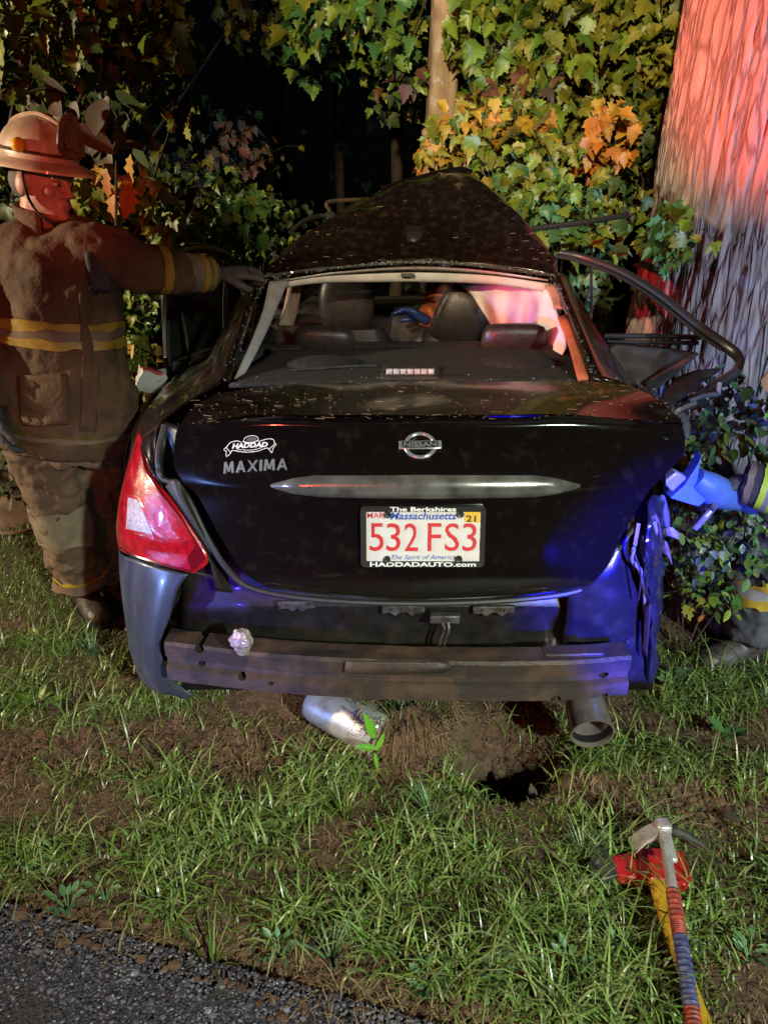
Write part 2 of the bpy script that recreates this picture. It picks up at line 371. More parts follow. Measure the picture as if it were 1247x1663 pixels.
# loose and embedded stones of the worn asphalt surface
def scatter_stones(n, size, where, name, m):
    t = (1 + 5 ** .5) / 2
    base = np.array([(-1, t, 0), (1, t, 0), (-1, -t, 0), (1, -t, 0), (0, -1, t), (0, 1, t), (0, -1, -t), (0, 1, -t), (t, 0, -1), (t, 0, 1), (-t, 0, -1), (-t, 0, 1)]) / 1.9
    fs = np.array([(0, 11, 5), (0, 5, 1), (0, 1, 7), (0, 7, 10), (0, 10, 11), (1, 5, 9), (5, 11, 4), (11, 10, 2), (10, 7, 6), (7, 1, 8), (3, 9, 4), (3, 4, 2), (3, 2, 6), (3, 6, 8), (3, 8, 9), (4, 9, 5), (2, 4, 11), (6, 2, 10), (8, 6, 7), (9, 8, 1)])
    vs, ff = [], []
    for k in range(n):
        x, y, z = where()
        s = size * random.lognormvariate(0, .38)
        a = random.random() * 6.28; c, sn = math.cos(a), math.sin(a)
        b = base * (1 + rng.normal(0, .16, (12, 1))) * np.array([1, random.uniform(.6, 1), random.uniform(.45, .8)]) * s
        b = np.stack([b[:, 0] * c - b[:, 1] * sn, b[:, 0] * sn + b[:, 1] * c, b[:, 2]], -1) + (x, y, z)
        ff += (fs + len(vs) * 1).tolist() if False else (fs + 12 * k).tolist(); vs.append(b)
    mb = MB(); mb.v = np.concatenate(vs).tolist(); mb.f = [tuple(f) for f in ff]
    return mb.build(name, m, smooth=0, fix=False)
def on_road():
    while 1:
        t = random.uniform(-.4, 1.5); s = -abs(random.gauss(0, .35)) + .015
        p = road_pt(t, s)
        if p.y > .9 and mn.noise(V((p.x * 7, p.y * 7, 2))) > -.35 - random.random() * .3: return p.x, p.y, random.uniform(.0035, .0085)
st = scatter_stones(18000, .0035, on_road, 'road_grit', 'stone'); st['kind'] = 'stuff'; st['label'] = 'coarse grey stones of the worn asphalt surface'; st['category'] = 'gravel'
def on_soil():
    while 1:
        x = random.uniform(-1.7, 1.8); y = random.uniform(1.0, 2.6)
        s = side(x, y)
        if random.random() < soil_mask(x, y) ** 1.2 and s > -.14: return x, y, (float(hz(x, y)) if s > -.02 else .007) + .002
st = scatter_stones(5200, .0085, on_soil, 'soil_crumbs', 'clod'); st['kind'] = 'stuff'; st['label'] = 'crumbs of brown earth torn up along the wheel rut'; st['category'] = 'soil'

# ------------------------------------------------------------------ grass
def blades(name, n, mat_, lenr, wid, xr, yr, accept, lean=(.2, 1.1), clump=None, zoff=-.004):
    X = rng.uniform(*xr, n * 3); Y = yr[0] + (yr[1] - yr[0]) * rng.random(n * 3) ** 1.35
    keep = np.array([accept(x, y) for x, y in zip(X, Y)]); X, Y = X[keep][:n], Y[keep][:n]
    n = len(X); Zb = hz(X, Y) + zoff
    dens = np.array([mn.noise(V((x * 4, y * 4, 9))) for x, y in zip(X, Y)])
    L_ = rng.uniform(*lenr, n) * (1 + .7 * dens) * rng.lognormal(0, .25, n)
    A = rng.uniform(0, 2 * np.pi, n); ln = rng.uniform(*lean, n); W = wid * rng.uniform(.6, 1.4, n)
    d = np.stack([np.cos(A), np.sin(A), 0 * A], -1); q = np.stack([-np.sin(A), np.cos(A), 0 * A], -1)
    base = np.stack([X, Y, Zb], -1); up = np.array([0, 0, 1.])
    vs = []; pos = base.copy(); ang = ln * .35
    k = 4
    for i in range(k):
        ww = W * (1 - (i / k) ** 1.6)
        if i: 
            pos = pos + (d * np.sin(ang)[:, None] + up * np.cos(ang)[:, None]) * (L_ / k)[:, None]; ang = ang + ln * .5
            pos[:, 2] = np.maximum(pos[:, 2], Zb + .006)
        vs += [pos - q * ww[:, None] / 2, pos + q * ww[:, None] / 2]
    pos = pos + (d * np.sin(ang)[:, None] + up * np.cos(ang)[:, None]) * (L_ / k)[:, None]; pos[:, 2] = np.maximum(pos[:, 2], Zb + .004)
    vs.append(pos); m_ = 2 * k + 1
    vv = np.stack(vs, 1).reshape(-1, 3)
    b = (np.arange(n) * m_)[:, None]
    tri = [(0, 1, 3), (0, 3, 2), (2, 3, 5), (2, 5, 4), (4, 5, 7), (4, 7, 6), (6, 7, 8)]
    ff = np.concatenate([b + np.array(t) for t in tri], 0)
    me = bpy.data.meshes.new(name); me.vertices.add(len(vv)); me.vertices.foreach_set('co', vv.ravel())
    me.loops.add(len(ff) * 3); me.loops.foreach_set('vertex_index', ff.ravel().astype(np.int32))
    me.polygons.add(len(ff)); me.polygons.foreach_set('loop_start', np.arange(len(ff), dtype=np.int32) * 3)
    me.polygons.foreach_set('loop_total', np.full(len(ff), 3, np.int32)); me.update(calc_edges=True)
    me.materials.append(M[mat_]); me.shade_smooth()
    o = bpy.data.objects.new(name, me); col.objects.link(o); o['kind'] = 'stuff'; return o
def turf(x, y):
    if side(x, y) < .02 + .05 * mn.noise(V((x * 5, y * 5, 4))): return False
    if -.55 < x < .7 and 2.1 < y: return False
    return random.random() > soil_mask(x, y) * 1.05 - .04 and mn.noise(V((x * 3.2, y * 3.2, 12))) > -.42 + .35 * random.random()
def thatch(x, y):
    return side(x, y) > -.10 and random.random() < .3 + .5 * soil_mask(x, y) - .6 * mn.noise(V((x * 3.2, y * 3.2, 12)))
o = blades('grass', 58000, 'grass', (.025, .062), .0044, (-2.3, 2.3), (.95, 3.9), turf, (.5, 1.9)); o['label'] = 'short green verge grass in front of the wrecked car'; o['category'] = 'grass'
o = blades('tall_grass', 9500, 'longgrass', (.06, .15), .0055, (-1.6, 1.8), (1.0, 2.6), lambda x, y: turf(x, y) and mn.noise(V((x * 4, y * 4, 9))) > -.12 and side(x, y) > .06, (.6, 2.0)); o['label'] = 'longer loose blades standing up out of the verge'; o['category'] = 'grass'
o = blades('dry_grass', 22000, 'dry', (.03, .085), .0028, (-2.3, 2.3), (.95, 3.0), thatch, (1.1, 2.6)); o['label'] = 'dry brown thatch and roots among the grass'; o['category'] = 'grass'

# ------------------------------------------------------------------ the wrecked car
car = thing('wrecked_car', 'crushed black sedan with folded roof and stripped rear bumper on the verge', 'car', (.04, 3.4, 0))
def W(x, y, z): return V((x, y, z))

# trunk lid: deck, then the rear face below the lip
deck = PR(
    [(352, 641, 2.14), (440, 628, 2.2), (560, 624, 2.24), (685, 622, 2.26), (810, 621, 2.25), (930, 620, 2.22), (1012, 622, 2.17)],
    [(315, 662, 2.03), (430, 650, 2.06), (560, 648, 2.08), (685, 647, 2.09), (810, 646, 2.08), (940, 645, 2.06), (1064, 650, 2.04)],
    [(292, 692, 1.965), (420, 676, 1.93), (560, 676, 1.91), (685, 676, 1.905), (810, 676, 1.91), (950, 676, 1.93), (1108, 690, 1.97)])
face = PR(
    [(292, 692, 1.965), (420, 677, 1.93), (560, 677, 1.91), (685, 677, 1.905), (810, 677, 1.91), (950, 677, 1.93), (1108, 690, 1.97)],
    [(286, 708, 1.955), (420, 693, 1.935), (560, 693, 1.925), (685, 693, 1.92), (810, 693, 1.925), (950, 693, 1.935), (1112, 708, 1.965)],
    [(283, 752, 1.935), (420, 742, 1.885), (560, 742, 1.862), (685, 742, 1.855), (810, 742, 1.862), (960, 740, 1.89), (1109, 738, 1.955)],
    [(299, 786, 1.915), (425, 786, 1.842), (560, 786, 1.822), (685, 786, 1.815), (815, 786, 1.822), (945, 784, 1.85), (1074, 776, 1.93)],
    [(322, 808, 1.90), (432, 808, 1.835), (562, 808, 1.815), (685, 808, 1.808), (812, 808, 1.815), (935, 806, 1.845), (1052, 800, 1.915)],
    [(356, 870, 1.86), (460, 870, 1.815), (570, 870, 1.80), (685, 870, 1.795), (800, 870, 1.80), (905, 870, 1.815), (1010, 868, 1.87)],
    [(392, 926, 1.83), (480, 930, 1.79), (580, 931, 1.778), (685, 932, 1.772), (790, 931, 1.778), (890, 929, 1.79), (982, 922, 1.83)],
    [(432, 953, 1.818), (510, 962, 1.79), (595, 967, 1.78), (685, 969, 1.775), (775, 967, 1.78), (870, 960, 1.79), (957, 948, 1.815)],
    [(440, 956, 1.86), (515, 966, 1.83), (597, 971, 1.82), (685, 973, 1.815), (773, 971, 1.82), (866, 964, 1.83), (950, 952, 1.855)])
lidm = MB(); gd = loft(deck, 8, 8); gf = loft(face, 8, 6)
lidm.grid(dent(gd, .004, 5)); nd = len(lidm.v); lidm.grid(dent(gf, .005, 4, 3.))
bvh = BVHTree.FromPolygons(lidm.v, lidm.f)
# rolled edge so the lid reads as a thick pressing
edge = [r[0] for r in gf] ; lidm.grid([[p, p + W(.012, .045, 0)] for p in [r[0] for r in gd] + edge[1:]])
edge = [r[-1] for r in gf]; lidm.grid([[p, p + W(-.012, .045, 0)] for p in [r[-1] for r in gd] + edge[1:]])
lid = lidm.build('trunk_lid', 'paint', car, smooth=50, fix=False); lid['label'] = 'dusty black trunk lid'
ddk = MB().grid([[p + V((0, 0, .0025)) for p in r] for r in gd]).build('deck_dust', 'paint_dusty', lid, smooth=60)

def frame(px, py):
    h, n, i, d = bvh.ray_cast(V((0, 0, H)), ray(px, py).normalized())
    if n.y > 0: n = -n
    r = (V((1, 0, 0)) - n * n.x).normalized(); u = r.cross(-n).normalized()
    u = n.cross(r).normalized()
    if u.z < 0: u = -u
    return h, n, r, u
def on_lid(fr, pts, lift):
    """lay local (x,y,z) points on the lid's curved face"""
    h, n, r, u = fr; out = []
    for x, y, z in pts:
        q = h + r * x + u * y
        c = bvh.ray_cast(q + n * .08, -n, .2)[0]
        out.append((c if c else q) + n * (lift + z))
    return out
def flat(fr, pts, lift):
    h, n, r, u = fr; return [h + r * x + u * y + n * (lift + z) for x, y, z in pts]
def text_pts(body, x0, x1, y0, y1, depth=.0015, shear=0., bold=0., spacing=1.):
    """a word fitted into a box of local coordinates, as solid lettering"""
    c = bpy.data.curves.new('t', 'FONT'); c.body = body; c.size = 1; c.extrude = .5; c.shear = shear; c.offset = bold; c.space_character = spacing
    c.resolution_u = 3
    o = bpy.data.objects.new('t', c); col.objects.link(o)
    me = bpy.data.meshes.new_from_object(o.evaluated_get(bpy.context.evaluated_depsgraph_get()))
    vs = np.array([v.co[:] for v in me.vertices]); fs = [tuple(p.vertices) for p in me.polygons]
    bpy.data.objects.remove(o); bpy.data.curves.remove(c); bpy.data.meshes.remove(me)
    lo, hi = vs.min(0), vs.max(0)
    vs = (vs - lo) / np.maximum(hi - lo, 1e-6)
    vs = vs * [x1 - x0, y1 - y0, depth] + [x0, y0, 0]
    return vs.tolist(), fs
def lettering(name, fr, body, box, m, parent, lift=.001, proj=flat, **k):
    v, f = text_pts(body, *box, **k); mb = MB(); mb.v = [tuple(p) for p in proj(fr, v, lift)]; mb.f = f
    return mb.build(name, m, parent, smooth=30, fix=False)

# chrome trim bar above the plate
rows = []
for t in np.linspace(0, 1, 41):
    px = lerp(440, 941, t)
    s = min(1, math.sin(math.pi * min(1, max(0, t))) * 2.2) ** .6 if 0 < t < 1 else .12
    s = max(s, .15)
    yc = 789 + 2 * math.sin(t * 3.14); hh = 19.5 * s * (1 - .15 * abs(2 * t - 1))
    r = []
    for k, (a, l) in enumerate(((-1, .002), (-.92, .016), (-.3, .024), (.35, .02), (.9, .012), (1, .002))):
        hpt, n, *_ = bvh.ray_cast(V((0, 0, H)), ray(px, yc + a * hh).normalized())
        if n.y > 0: n = -n
        r.append(hpt + n * l * (s if s < .6 else 1))
    rows.append(r)
MB().grid(rows).build('chrome_trim', 'trimchrome', lid, smooth=50)

# round maker's emblem with a name bar
fr = frame(682, 725); em = MB()
rs = []
for k in range(48):
    a = 2 * math.pi * k / 48; rs.append([(math.cos(a) * (.0385 + .0058 * math.cos(b)), math.sin(a) * (.036 + .0058 * math.cos(b)), .004 + .0045 * math.sin(b)) for b in np.linspace(0, 2 * math.pi, 9)[:-1]])
rs.append(rs[0]); em.grid([flat(fr, r, .001) for r in rs], True)
em.prism(flat(fr, [(-.056, -.0125, .004), (.056, -.0125, .004), (.056, .0125, .004), (-.056, .0125, .004)], 0), fr[1] * .006)
eo = em.build('emblem', 'chrome', lid, smooth=40, bevel=.0015)
lettering('emblem_lettering', fr, 'NISSAN', (-.043, .043, -.0075, .0075), 'chrome', lid, .0095, bold=.02, depth=.002)
pb = MB().prism(flat(fr, [(-.047, -.0098, .0098), (.047, -.0098, .0098), (.047, .0098, .0098), (-.047, .0098, .0098)], 0), fr[1] * .0006); pb.build('emblem_bar', 'ink', lid)
# model lettering, one raised chrome letter each
fr = frame(411, 757)
STROKES = {'M': (((0, 0), (.2, 0), (.26, 1), (.06, 1)), ((.06, 1), (.30, 1), (.58, .12), (.42, .12)), ((.70, 1), (.94, 1), (.58, .12), (.42, .12)), ((.74, 1), (.94, 1), (1, 0), (.8, 0))),
           'A': (((0, 0), (.2, 0), (.60, 1), (.40, 1)), ((.40, 1), (.60, 1), (1, 0), (.8, 0)), ((.22, .22), (.78, .22), (.72, .38), (.28, .38))),
           'X': (((0, 0), (.22, 0), (1, 1), (.78, 1)), ((0, 1), (.22, 1), (1, 0), (.78, 0))), 'I': (((0, 0), (1, 0), (1, 1), (0, 1)),)}
x = -.083
for ch, wd in zip('MAXIMA', (.030, .0285, .0285, .007, .030, .0285)):
    mb = MB()
    for k, quad in enumerate(STROKES[ch]):
        q0 = on_lid(fr, [(x + u * wd, -.0155 + v * .031, 0) for u, v in quad], .0002 + .0002 * k); q1 = on_lid(fr, [(x + u * wd, -.0155 + v * .031, 0) for u, v in quad], .0042 + .0002 * k)
        mb.rings([q0, q1])
    mb.build('badge_letter', 'chrome', lid, smooth=0); x += wd + .0052
# dealer sticker: scroll outline, medallion and name
fr = frame(406, 724); k_ = 1 / 8.907 / 617
def sp_(pts): return [((x - 578) * k_, (290 - y) * k_) for x, y in pts]
def ribbon(mb, pts, wd, z=.0006):
    pts = [V((a, b, 0)) for a, b in sp_(pts)]; pts = crom(pts, 5); L_, R_ = [], []
    for i, p in enumerate(pts):
        t = (pts[min(i + 1, len(pts) - 1)] - pts[max(i - 1, 0)]).normalized(); q = V((-t.y, t.x, 0)) * wd / 2
        L_.append((*(p + q)[:2], z)); R_.append((*(p - q)[:2], z))
    mb.grid([on_lid(fr, L_, .0004), on_lid(fr, R_, .0004)])
sb = MB()
ribbon(sb, [(450, 235), (400, 210), (320, 212), (260, 240), (225, 285), (185, 315), (190, 340), (215, 350), (220, 430), (290, 380), (310, 345), (420, 370), (560, 388), (720, 375), (830, 338), (870, 360), (915, 415), (935, 345), (970, 290), (950, 270), (935, 220), (880, 195), (800, 205), (710, 232)], .0019)
ribbon(sb, [(215, 290), (245, 330), (285, 378)], .0017); ribbon(sb, [(945, 290), (915, 320), (872, 360)], .0017)
ribbon(sb, [(475, 225), (500, 165), (560, 140), (640, 140), (690, 165), (705, 215)], .0016); ribbon(sb, [(470, 215), (530, 240), (620, 242), (705, 215)], .003)
ribbon(sb, [(380, 330), (460, 345)], .0016); ribbon(sb, [(480, 350), (620, 358), (765, 330)], .0016)
sb.build('dealer_sticker', 'lettering', lid, smooth=0, fix=False)
lettering('sticker_lettering', fr, 'HADDAD', ((305 - 578) * k_, (850 - 578) * k_, -.0055, .0085), 'lettering', lid, .0004, on_lid, bold=.04, shear=.2, depth=.0004)
MB().prism(on_lid(fr, [(a[0], a[1], 0) for a in sp_([(600 + 80 * math.cos(t), 190 + 38 * math.sin(t)) for t in np.linspace(0, 6.28, 20)[:-1]])], .0003), fr[1] * .0003).build('sticker_medallion', 'doorgrey', lid, smooth=0)

# registration plate in its dealer frame
fr = frame(686, 870)
plate = bpy.data.objects.new('license_plate', None); link(plate, car); plate['label'] = 'white registration plate with red characters in a black frame'
kk = .000337
def bx(x0, x1, y0, y1): return ((x0 - 602) * kk, (x1 - 602) * kk, (902 - y1) * kk, (902 - y0) * kk)
def rect(x0, x1, y0, y1, z=0., rr=0.):
    x0, x1, y0, y1 = bx(x0, x1, y0, y1)
    if not rr: return [(x0, y0, z), (x1, y0, z), (x1, y1, z), (x0, y1, z)]
    out = []
    for cx, cy, a in ((x1 - rr, y1 - rr, 0), (x0 + rr, y1 - rr, 90), (x0 + rr, y0 + rr, 180), (x1 - rr, y0 + rr, 270)):
        out += [(cx + rr * math.cos(R(a + b)), cy + rr * math.sin(R(a + b)), z) for b in (0, 30, 60, 90)]
    return out
o_, i_ = rect(120, 1085, 660, 1147, 0, .011), rect(165, 1052, 703, 1102, 0, .003)
fm = MB(); lay = lambda pts, z: flat(fr, [(a, b, z) for a, b, c in pts], 0)
fm.grid([lay(o_, .004), lay(o_, .013), lay(i_, .012), lay(i_, .006)], True)
fm.build('plate_frame', 'pblack', plate, smooth=30)
MB().prism(lay(rect(150, 1065, 690, 1115), .005), fr[1] * .0025).build('plate_sheet', 'white', plate, smooth=0)
lettering('frame_lettering', fr, 'The Berkshires', bx(348, 856, 664, 699), 'lettering', plate, .0125, bold=.025, depth=.0006)
lettering('frame_lettering', fr, 'HADDADAUTO.com', bx(192, 1020, 1106, 1143), 'lettering', plate, .0125, bold=.025, depth=.0006)
lettering('plate_lettering', fr, 'MAR', bx(172, 303, 712, 756), 'red', plate, .0078, bold=.012, depth=.0004)
lettering('plate_lettering', fr, 'Massachusetts', bx(347, 862, 708, 767), 'blue', plate, .0078, shear=.25, bold=.02, depth=.0004)
lettering('plate_lettering', fr, 'The Spirit of America', bx(358, 858, 1050, 1098), 'blue', plate, .0078, shear=.25, depth=.0004)
for ch, a, b in (('5', 190, 300), ('3', 322, 430), ('2', 460, 566), ('F', 642, 746), ('S', 776, 886), ('3', 914, 1022)):
    lettering('plate_character', fr, ch, bx(a, b, 795, 1020), 'red', plate, .0078, depth=.0014)
stk = MB().prism(flat(fr, [(*[(x - 602) * kk, (902 - y) * kk], 0) for x, y in ((925, 700), (1046, 706), (1040, 792), (922, 788))], .0079), fr[1] * .0004); stk.build('year_sticker', 'yellow', plate, smooth=0)
lettering('sticker_number', fr, '21', bx(936, 1012, 732, 784), 'ink', plate, .0085, bold=.02, depth=.0003)
for x, y in ((330, 725), (890, 722), (325, 1085), (885, 1082)):
    c = ((x - 602) * kk, (902 - y) * kk)
    bm_ = MB().rings([flat(fr, [(c[0] + r * math.cos(a), c[1] + r * math.sin(a), 0) for a in np.linspace(0, 2 * math.pi, 15)[:-1]], z) for r, z in ((.0095, .007), (.0095, .0135), (.007, .0155), (.003, .0145))]); bm_.build('plate_bolt', 'pblack', plate)

# left quarter panel, flank with wheel arch, gutter and seal
q = PR([(262, 790, 1.975), (246, 766, 1.99), (232, 738, 2.04)], [(254, 735, 2.02), (240, 715, 2.06), (226, 706, 2.15)], [(262, 688, 2.07), (252, 684, 2.14), (240, 688, 2.26)],
       [(300, 656, 2.15), (290, 650, 2.25), (280, 640, 2.38)], [(348, 630, 2.25), (340, 613, 2.38), (332, 598, 2.52)], [(366, 612, 2.32), (355, 594, 2.45), (344, 580, 2.62)])
for r, e in zip(q, ((-.765, 2.14, .86), (-.80, 2.3, .90), (-.83, 2.45, .93), (-.845, 2.6, .95), (-.85, 2.75, .965), (-.85, 2.9, .97))): r.append(V(e))
MB().grid(dent(loft(q, 6, 6), .003, 6)).build('quarter_panel', 'paint_dusty', car, smooth=60, solid=.004)
def flank(sx, name, m, x0=0.):
    rows = []
    for y in np.linspace(2.1, 5.9, 60):
        bot = .24
        for wc in (2.78, 5.45):
            d = .37 ** 2 - (y - wc) ** 2
            if d > 0: bot = max(bot, .30 + math.sqrt(d))
        top_ = min(.97, lerp(.84, .97, min(1, (y - 2.1) / .6))) - max(0, y - 4.4) * .1
        xo = .85 - max(0, 2.5 - y) ** 2 * .5 - max(0, y - 5.2) ** 2 * .35
        rows.append([W(sx * (xo - .0 + .0) + x0, y, top_), W(sx * (xo + .02) + x0, y, lerp(top_, bot, .3)), W(sx * (xo + .025) + x0, y, lerp(top_, bot, .65)), W(sx * (xo + .005) + x0, y, bot)])
    return MB().grid(dent(rows, .008 if sx < 0 else .03, 3)).build(name, m, car, smooth=60, solid=.005)
flank(-1, 'side_panel', 'paint'); flank(1, 'side_panel', 'paint', .06)
gut = PR([(266, 684, 2.08), (285, 690, 2.06), (300, 700, 2.03)], [(257, 735, 2.03), (275, 740, 2.05), (292, 745, 2.02)], [(262, 790, 1.985), (280, 790, 2.05), (300, 790, 2.02)],
         [(320, 872, 1.92), (332, 865, 2.0), (350, 860, 1.98)], [(342, 915, 1.90), (370, 925, 1.97), (395, 930, 1.95)], [(350, 960, 1.90), (400, 965, 1.95), (440, 968, 1.92)])
MB().grid(loft(gut, 4, 5)).build('trunk_gutter', 'shell', car, smooth=60, solid=.004)
MB().tube([P(268, 690, 2.03), P(258, 735, 2.0), P(262, 775, 1.985), P(290, 788, 1.965), P(312, 822, 1.94), P(336, 872, 1.91), P(368, 922, 1.88), P(412, 956, 1.87), P(520, 974, 1.86), P(685, 980, 1.86), P(860, 972, 1.86), P(960, 950, 1.88), P(1005, 890, 1.90), P(1040, 840, 1.92)], .009, 8, sub=6).build('trunk_seal', 'rubber', car)
MB().grid(loft(PR([(268, 792, 1.97), (282, 778, 1.95), (300, 782, 1.955)], [(276, 812, 1.955), (292, 806, 1.93), (304, 806, 1.945)], [(300, 846, 1.93), (312, 842, 1.91), (322, 846, 1.925)], [(332, 905, 1.905), (342, 898, 1.895), (348, 905, 1.9)]), 5, 5)).build('lamp_bezel', 'black', car, smooth=60, solid=.004)

# left tail lamp
tl = PR([(221, 715, 2.15), (224, 706, 2.12), (228, 704, 2.11), (231, 712, 2.09)], [(210, 755, 2.09), (221, 757, 2.045), (233, 758, 2.02), (246, 770, 1.995)], [(197, 808, 2.075), (222, 808, 1.99), (255, 800, 1.955), (281, 813, 1.935)],
        [(191, 855, 2.075), (218, 865, 1.97), (268, 868, 1.915), (318, 868, 1.90)], [(192, 876, 2.075), (220, 886, 1.966), (280, 898, 1.908), (339, 910, 1.88)], [(194, 889, 2.075), (224, 905, 1.964), (272, 920, 1.906), (316, 931, 1.884)])
for r in tl: r.insert(0, r[0] + W(-.035, .16, 0))
tl_g = loft(tl, 6, 6); tlm = MB().grid(tl_g); tbv = BVHTree.FromPolygons(tlm.v, tlm.f)
lamp = tlm.build('tail_light', 'lens', car, smooth=60, solid=.006); lamp['label'] = 'unbroken red tail light with a clear reversing lens'
def on_lamp(px, py, l=.004):
    h, n, *_ = tbv.ray_cast(V((0, 0, H)), ray(px, py).normalized())
    if h is None: h = P(px, py, 1.97); n = V((0, -1, 0))
    return h + (n if n.y < 0 else -n) * l
def patch(quad, nu=8, nv=8, l=.004):
    a, b, c, d = [V((*p, 0)) for p in quad]
    return [[on_lamp(*(lerp(lerp(a, b, u), lerp(d, c, u), v)[:2]), l) for u in np.linspace(0, 1, nu)] for v in np.linspace(0, 1, nv)]
MB().grid(patch([(210, 808), (226, 812), (250, 868), (207, 858)])).build('reversing_lens', 'lensw', lamp, smooth=60)
MB().grid(patch([(312, 926), (336, 908), (322, 880), (306, 905)], l=.0045)).build('lens_corner', 'lensd', lamp, smooth=60)
rim = [on_lamp(x, y, .003) for x, y in ((205, 803), (224, 806), (237, 826), (252, 872), (228, 868), (205, 861), (204, 830), (205, 803))]
MB().tube(rim, .0028, 6).build('lens_rim', 'lens', lamp)
MB().tube([on_lamp(x, y, .003) for x, y in ((197, 888), (222, 902), (270, 917), (312, 927))], .004, 6, sub=5).build('lens_lower_rim', 'lensd', lamp)
MB().tube([on_lamp(x, y, .003) for x, y in ((231, 724), (240, 768), (262, 800), (290, 835), (316, 876), (333, 907))], .004, 6, sub=5).build('lens_upper_rim', 'lensd', lamp)

# what is left of the bumper cover at the left corner
bc = PR([(194, 893, 2.075), (222, 909, 1.967), (265, 923, 1.91), (306, 933, 1.885)], [(197, 950, 2.06), (225, 950, 1.95), (258, 950, 1.90), (289, 958, 1.88)], [(203, 1000, 2.05), (225, 1000, 1.935), (250, 1002, 1.885), (276, 1003, 1.872)],
        [(212, 1050, 2.02), (230, 1052, 1.915), (248, 1055, 1.875), (262, 1043, 1.872)], [(225, 1092, 2.0), (240, 1095, 1.90), (256, 1092, 1.875), (268, 1080, 1.875)], [(244, 1113, 1.96), (262, 1119, 1.895), (278, 1120, 1.878), (284, 1108, 1.885)], [(260, 1120, 1.94), (282, 1128, 1.90), (299, 1134, 1.888), (316, 1130, 1.888)])
for r in bc: r.insert(0, r[0] + W(-.04, .20, .005)); r.insert(0, r[0] + W(-.02, .18, 0))
MB().grid(dent(loft(bc, 6, 6), .003, 9)).build('bumper_cover', 'scuffed', car, smooth=60, solid=.005)['label'] = 'torn grey-scuffed corner of the bumper cover'
MB().tube([P(229, 1080, 1.94), P(231, 1090, 1.93)], .006, 8).build('bumper_clip', 'pblack', car)

# rear body panel behind the beam
rp = []
for px in np.linspace(296, 1058, 60):
    e = abs(px - 672) / 380; y0 = 1.90 + .06 * e ** 3
    r = []
    for py, dy in ((905, .03), (945, .012), (975, 0), (985, -.012), (1000, -.005), (1010, .012), (1045, .02), (1085, .03), (1120, .05)):
        rib = .012 * max(0, math.sin((px - 545) / 12.5)) if 545 < px < 880 and 1005 <= py <= 1050 else 0
        r.append(P(px, py, y0 + dy - rib))
    rp.append(r)
rear = MB().grid(dent(rp, .003, 9)).build('rear_panel', 'shell', car, smooth=50, solid=.003)
for x0, x1, yy in ((452, 512, 985), (620, 690, 992), (768, 836, 993)):
    bm_ = MB(); y_ = 1.865
    pts = [P(x0, yy - 7, y_), P(x1, yy - 8, y_), P(x1, yy + 3, y_), P(x1 - 14, yy + 4, y_), P(x1 - 20, yy + 9, y_), P(x1 - 30, yy + 3, y_), P(x0 + 30, yy + 3, y_), P(x0 + 22, yy + 9, y_), P(x0 + 14, yy + 4, y_), P(x0, yy + 5, y_)]
    bm_.prism(pts, (0, .012, 0)); b_ = bm_.build('bumper_bracket', 'bracket', rear, smooth=30, bevel=.002)
    for k in range(2):
        c = P(lerp(x0, x1, .22 + .56 * k), yy - 2, y_ - .001)
        MB().rings([[c + V((math.cos(a) * .005, d, math.sin(a) * .005)) for a in np.linspace(0, 2 * math.pi, 9)[:-1]] for d in (-.004, .002)]).build('bolt', 'rust', rear)
c = P(722, 1003, 1.855); MB().box(c, (.085, .03, .026)).build('latch_housing', 'bracket', rear, bevel=.004)
MB().tube([P(716, 1008, 1.845), P(722, 1022, 1.835), P(716, 1040, 1.84), P(711, 1058, 1.85)], .004, 6, sub=4).build('loose_cable', 'bracket', rear)
MB().tube([P(727, 1008, 1.845), P(729, 1025, 1.83), P(722, 1045, 1.84), P(726, 1058, 1.85)], .004, 6, sub=4).build('loose_cable', 'bracket', rear)
for x, y in ((930, 973), (975, 972), (935, 1023), (1018, 1042)):
    c = P(x, y, 1.88); MB().ell(c, (.006, .008, .004), nu=8, nv=5).build('panel_clip', 'bracket', rear)

# bumper beam with its punched holes
secs = []
for px, Y in ((272, 1.815), (330, 1.79), (430, 1.755), (560, 1.728), (690, 1.715), (830, 1.712), (940, 1.72), (1022, 1.742)):
    x = (P(px, 1090, Y)).x; zc = .02 * 0
    secs.append([W(x, Y + .085, .488), W(x, Y + .008, .492), W(x, Y, .482), W(x, Y + .003, .437), W(x, Y + .014, .428), W(x, Y + .013, .408), W(x, Y - .006, .398), W(x, Y - .008, .352), W(x, Y + .002, .343), W(x, Y + .085, .346)])
secs = [[secs_[k] for secs_ in secs] for k in range(10)]
secs = [[V((p.x, p.y, .345 + (p.z - .345) * .84)) for p in s] for s in secs]; secs = [crom(s, 8) for s in secs]; secs = [[secs[k][j] for k in range(10)] for j in range(len(secs[0]))]
beam = MB().rings(dent(secs, .0018, 14)).build('bumper_beam', 'rust', car, smooth=35); beam['label'] = 'bare rusty bumper beam with punched holes'
cut = MB()
for px, py, r in ((317, 1072, .014), (320, 1099, .011), (391, 1108, .012), (440, 1112, .008), (980, 1096, .015), (898, 1125, .015), (977, 1126, .014)):
    c = P(px, py, 1.74); cut.rings([[c + V((math.cos(a) * r, d, math.sin(a) * r * .85)) for a in np.linspace(0, 2 * math.pi, 17)[:-1]] for d in (-.12, .3)])
co = cut.build('cut', None); md = beam.modifiers.new('holes', 'BOOLEAN'); md.object = co; md.solver = 'EXACT'
sol = None
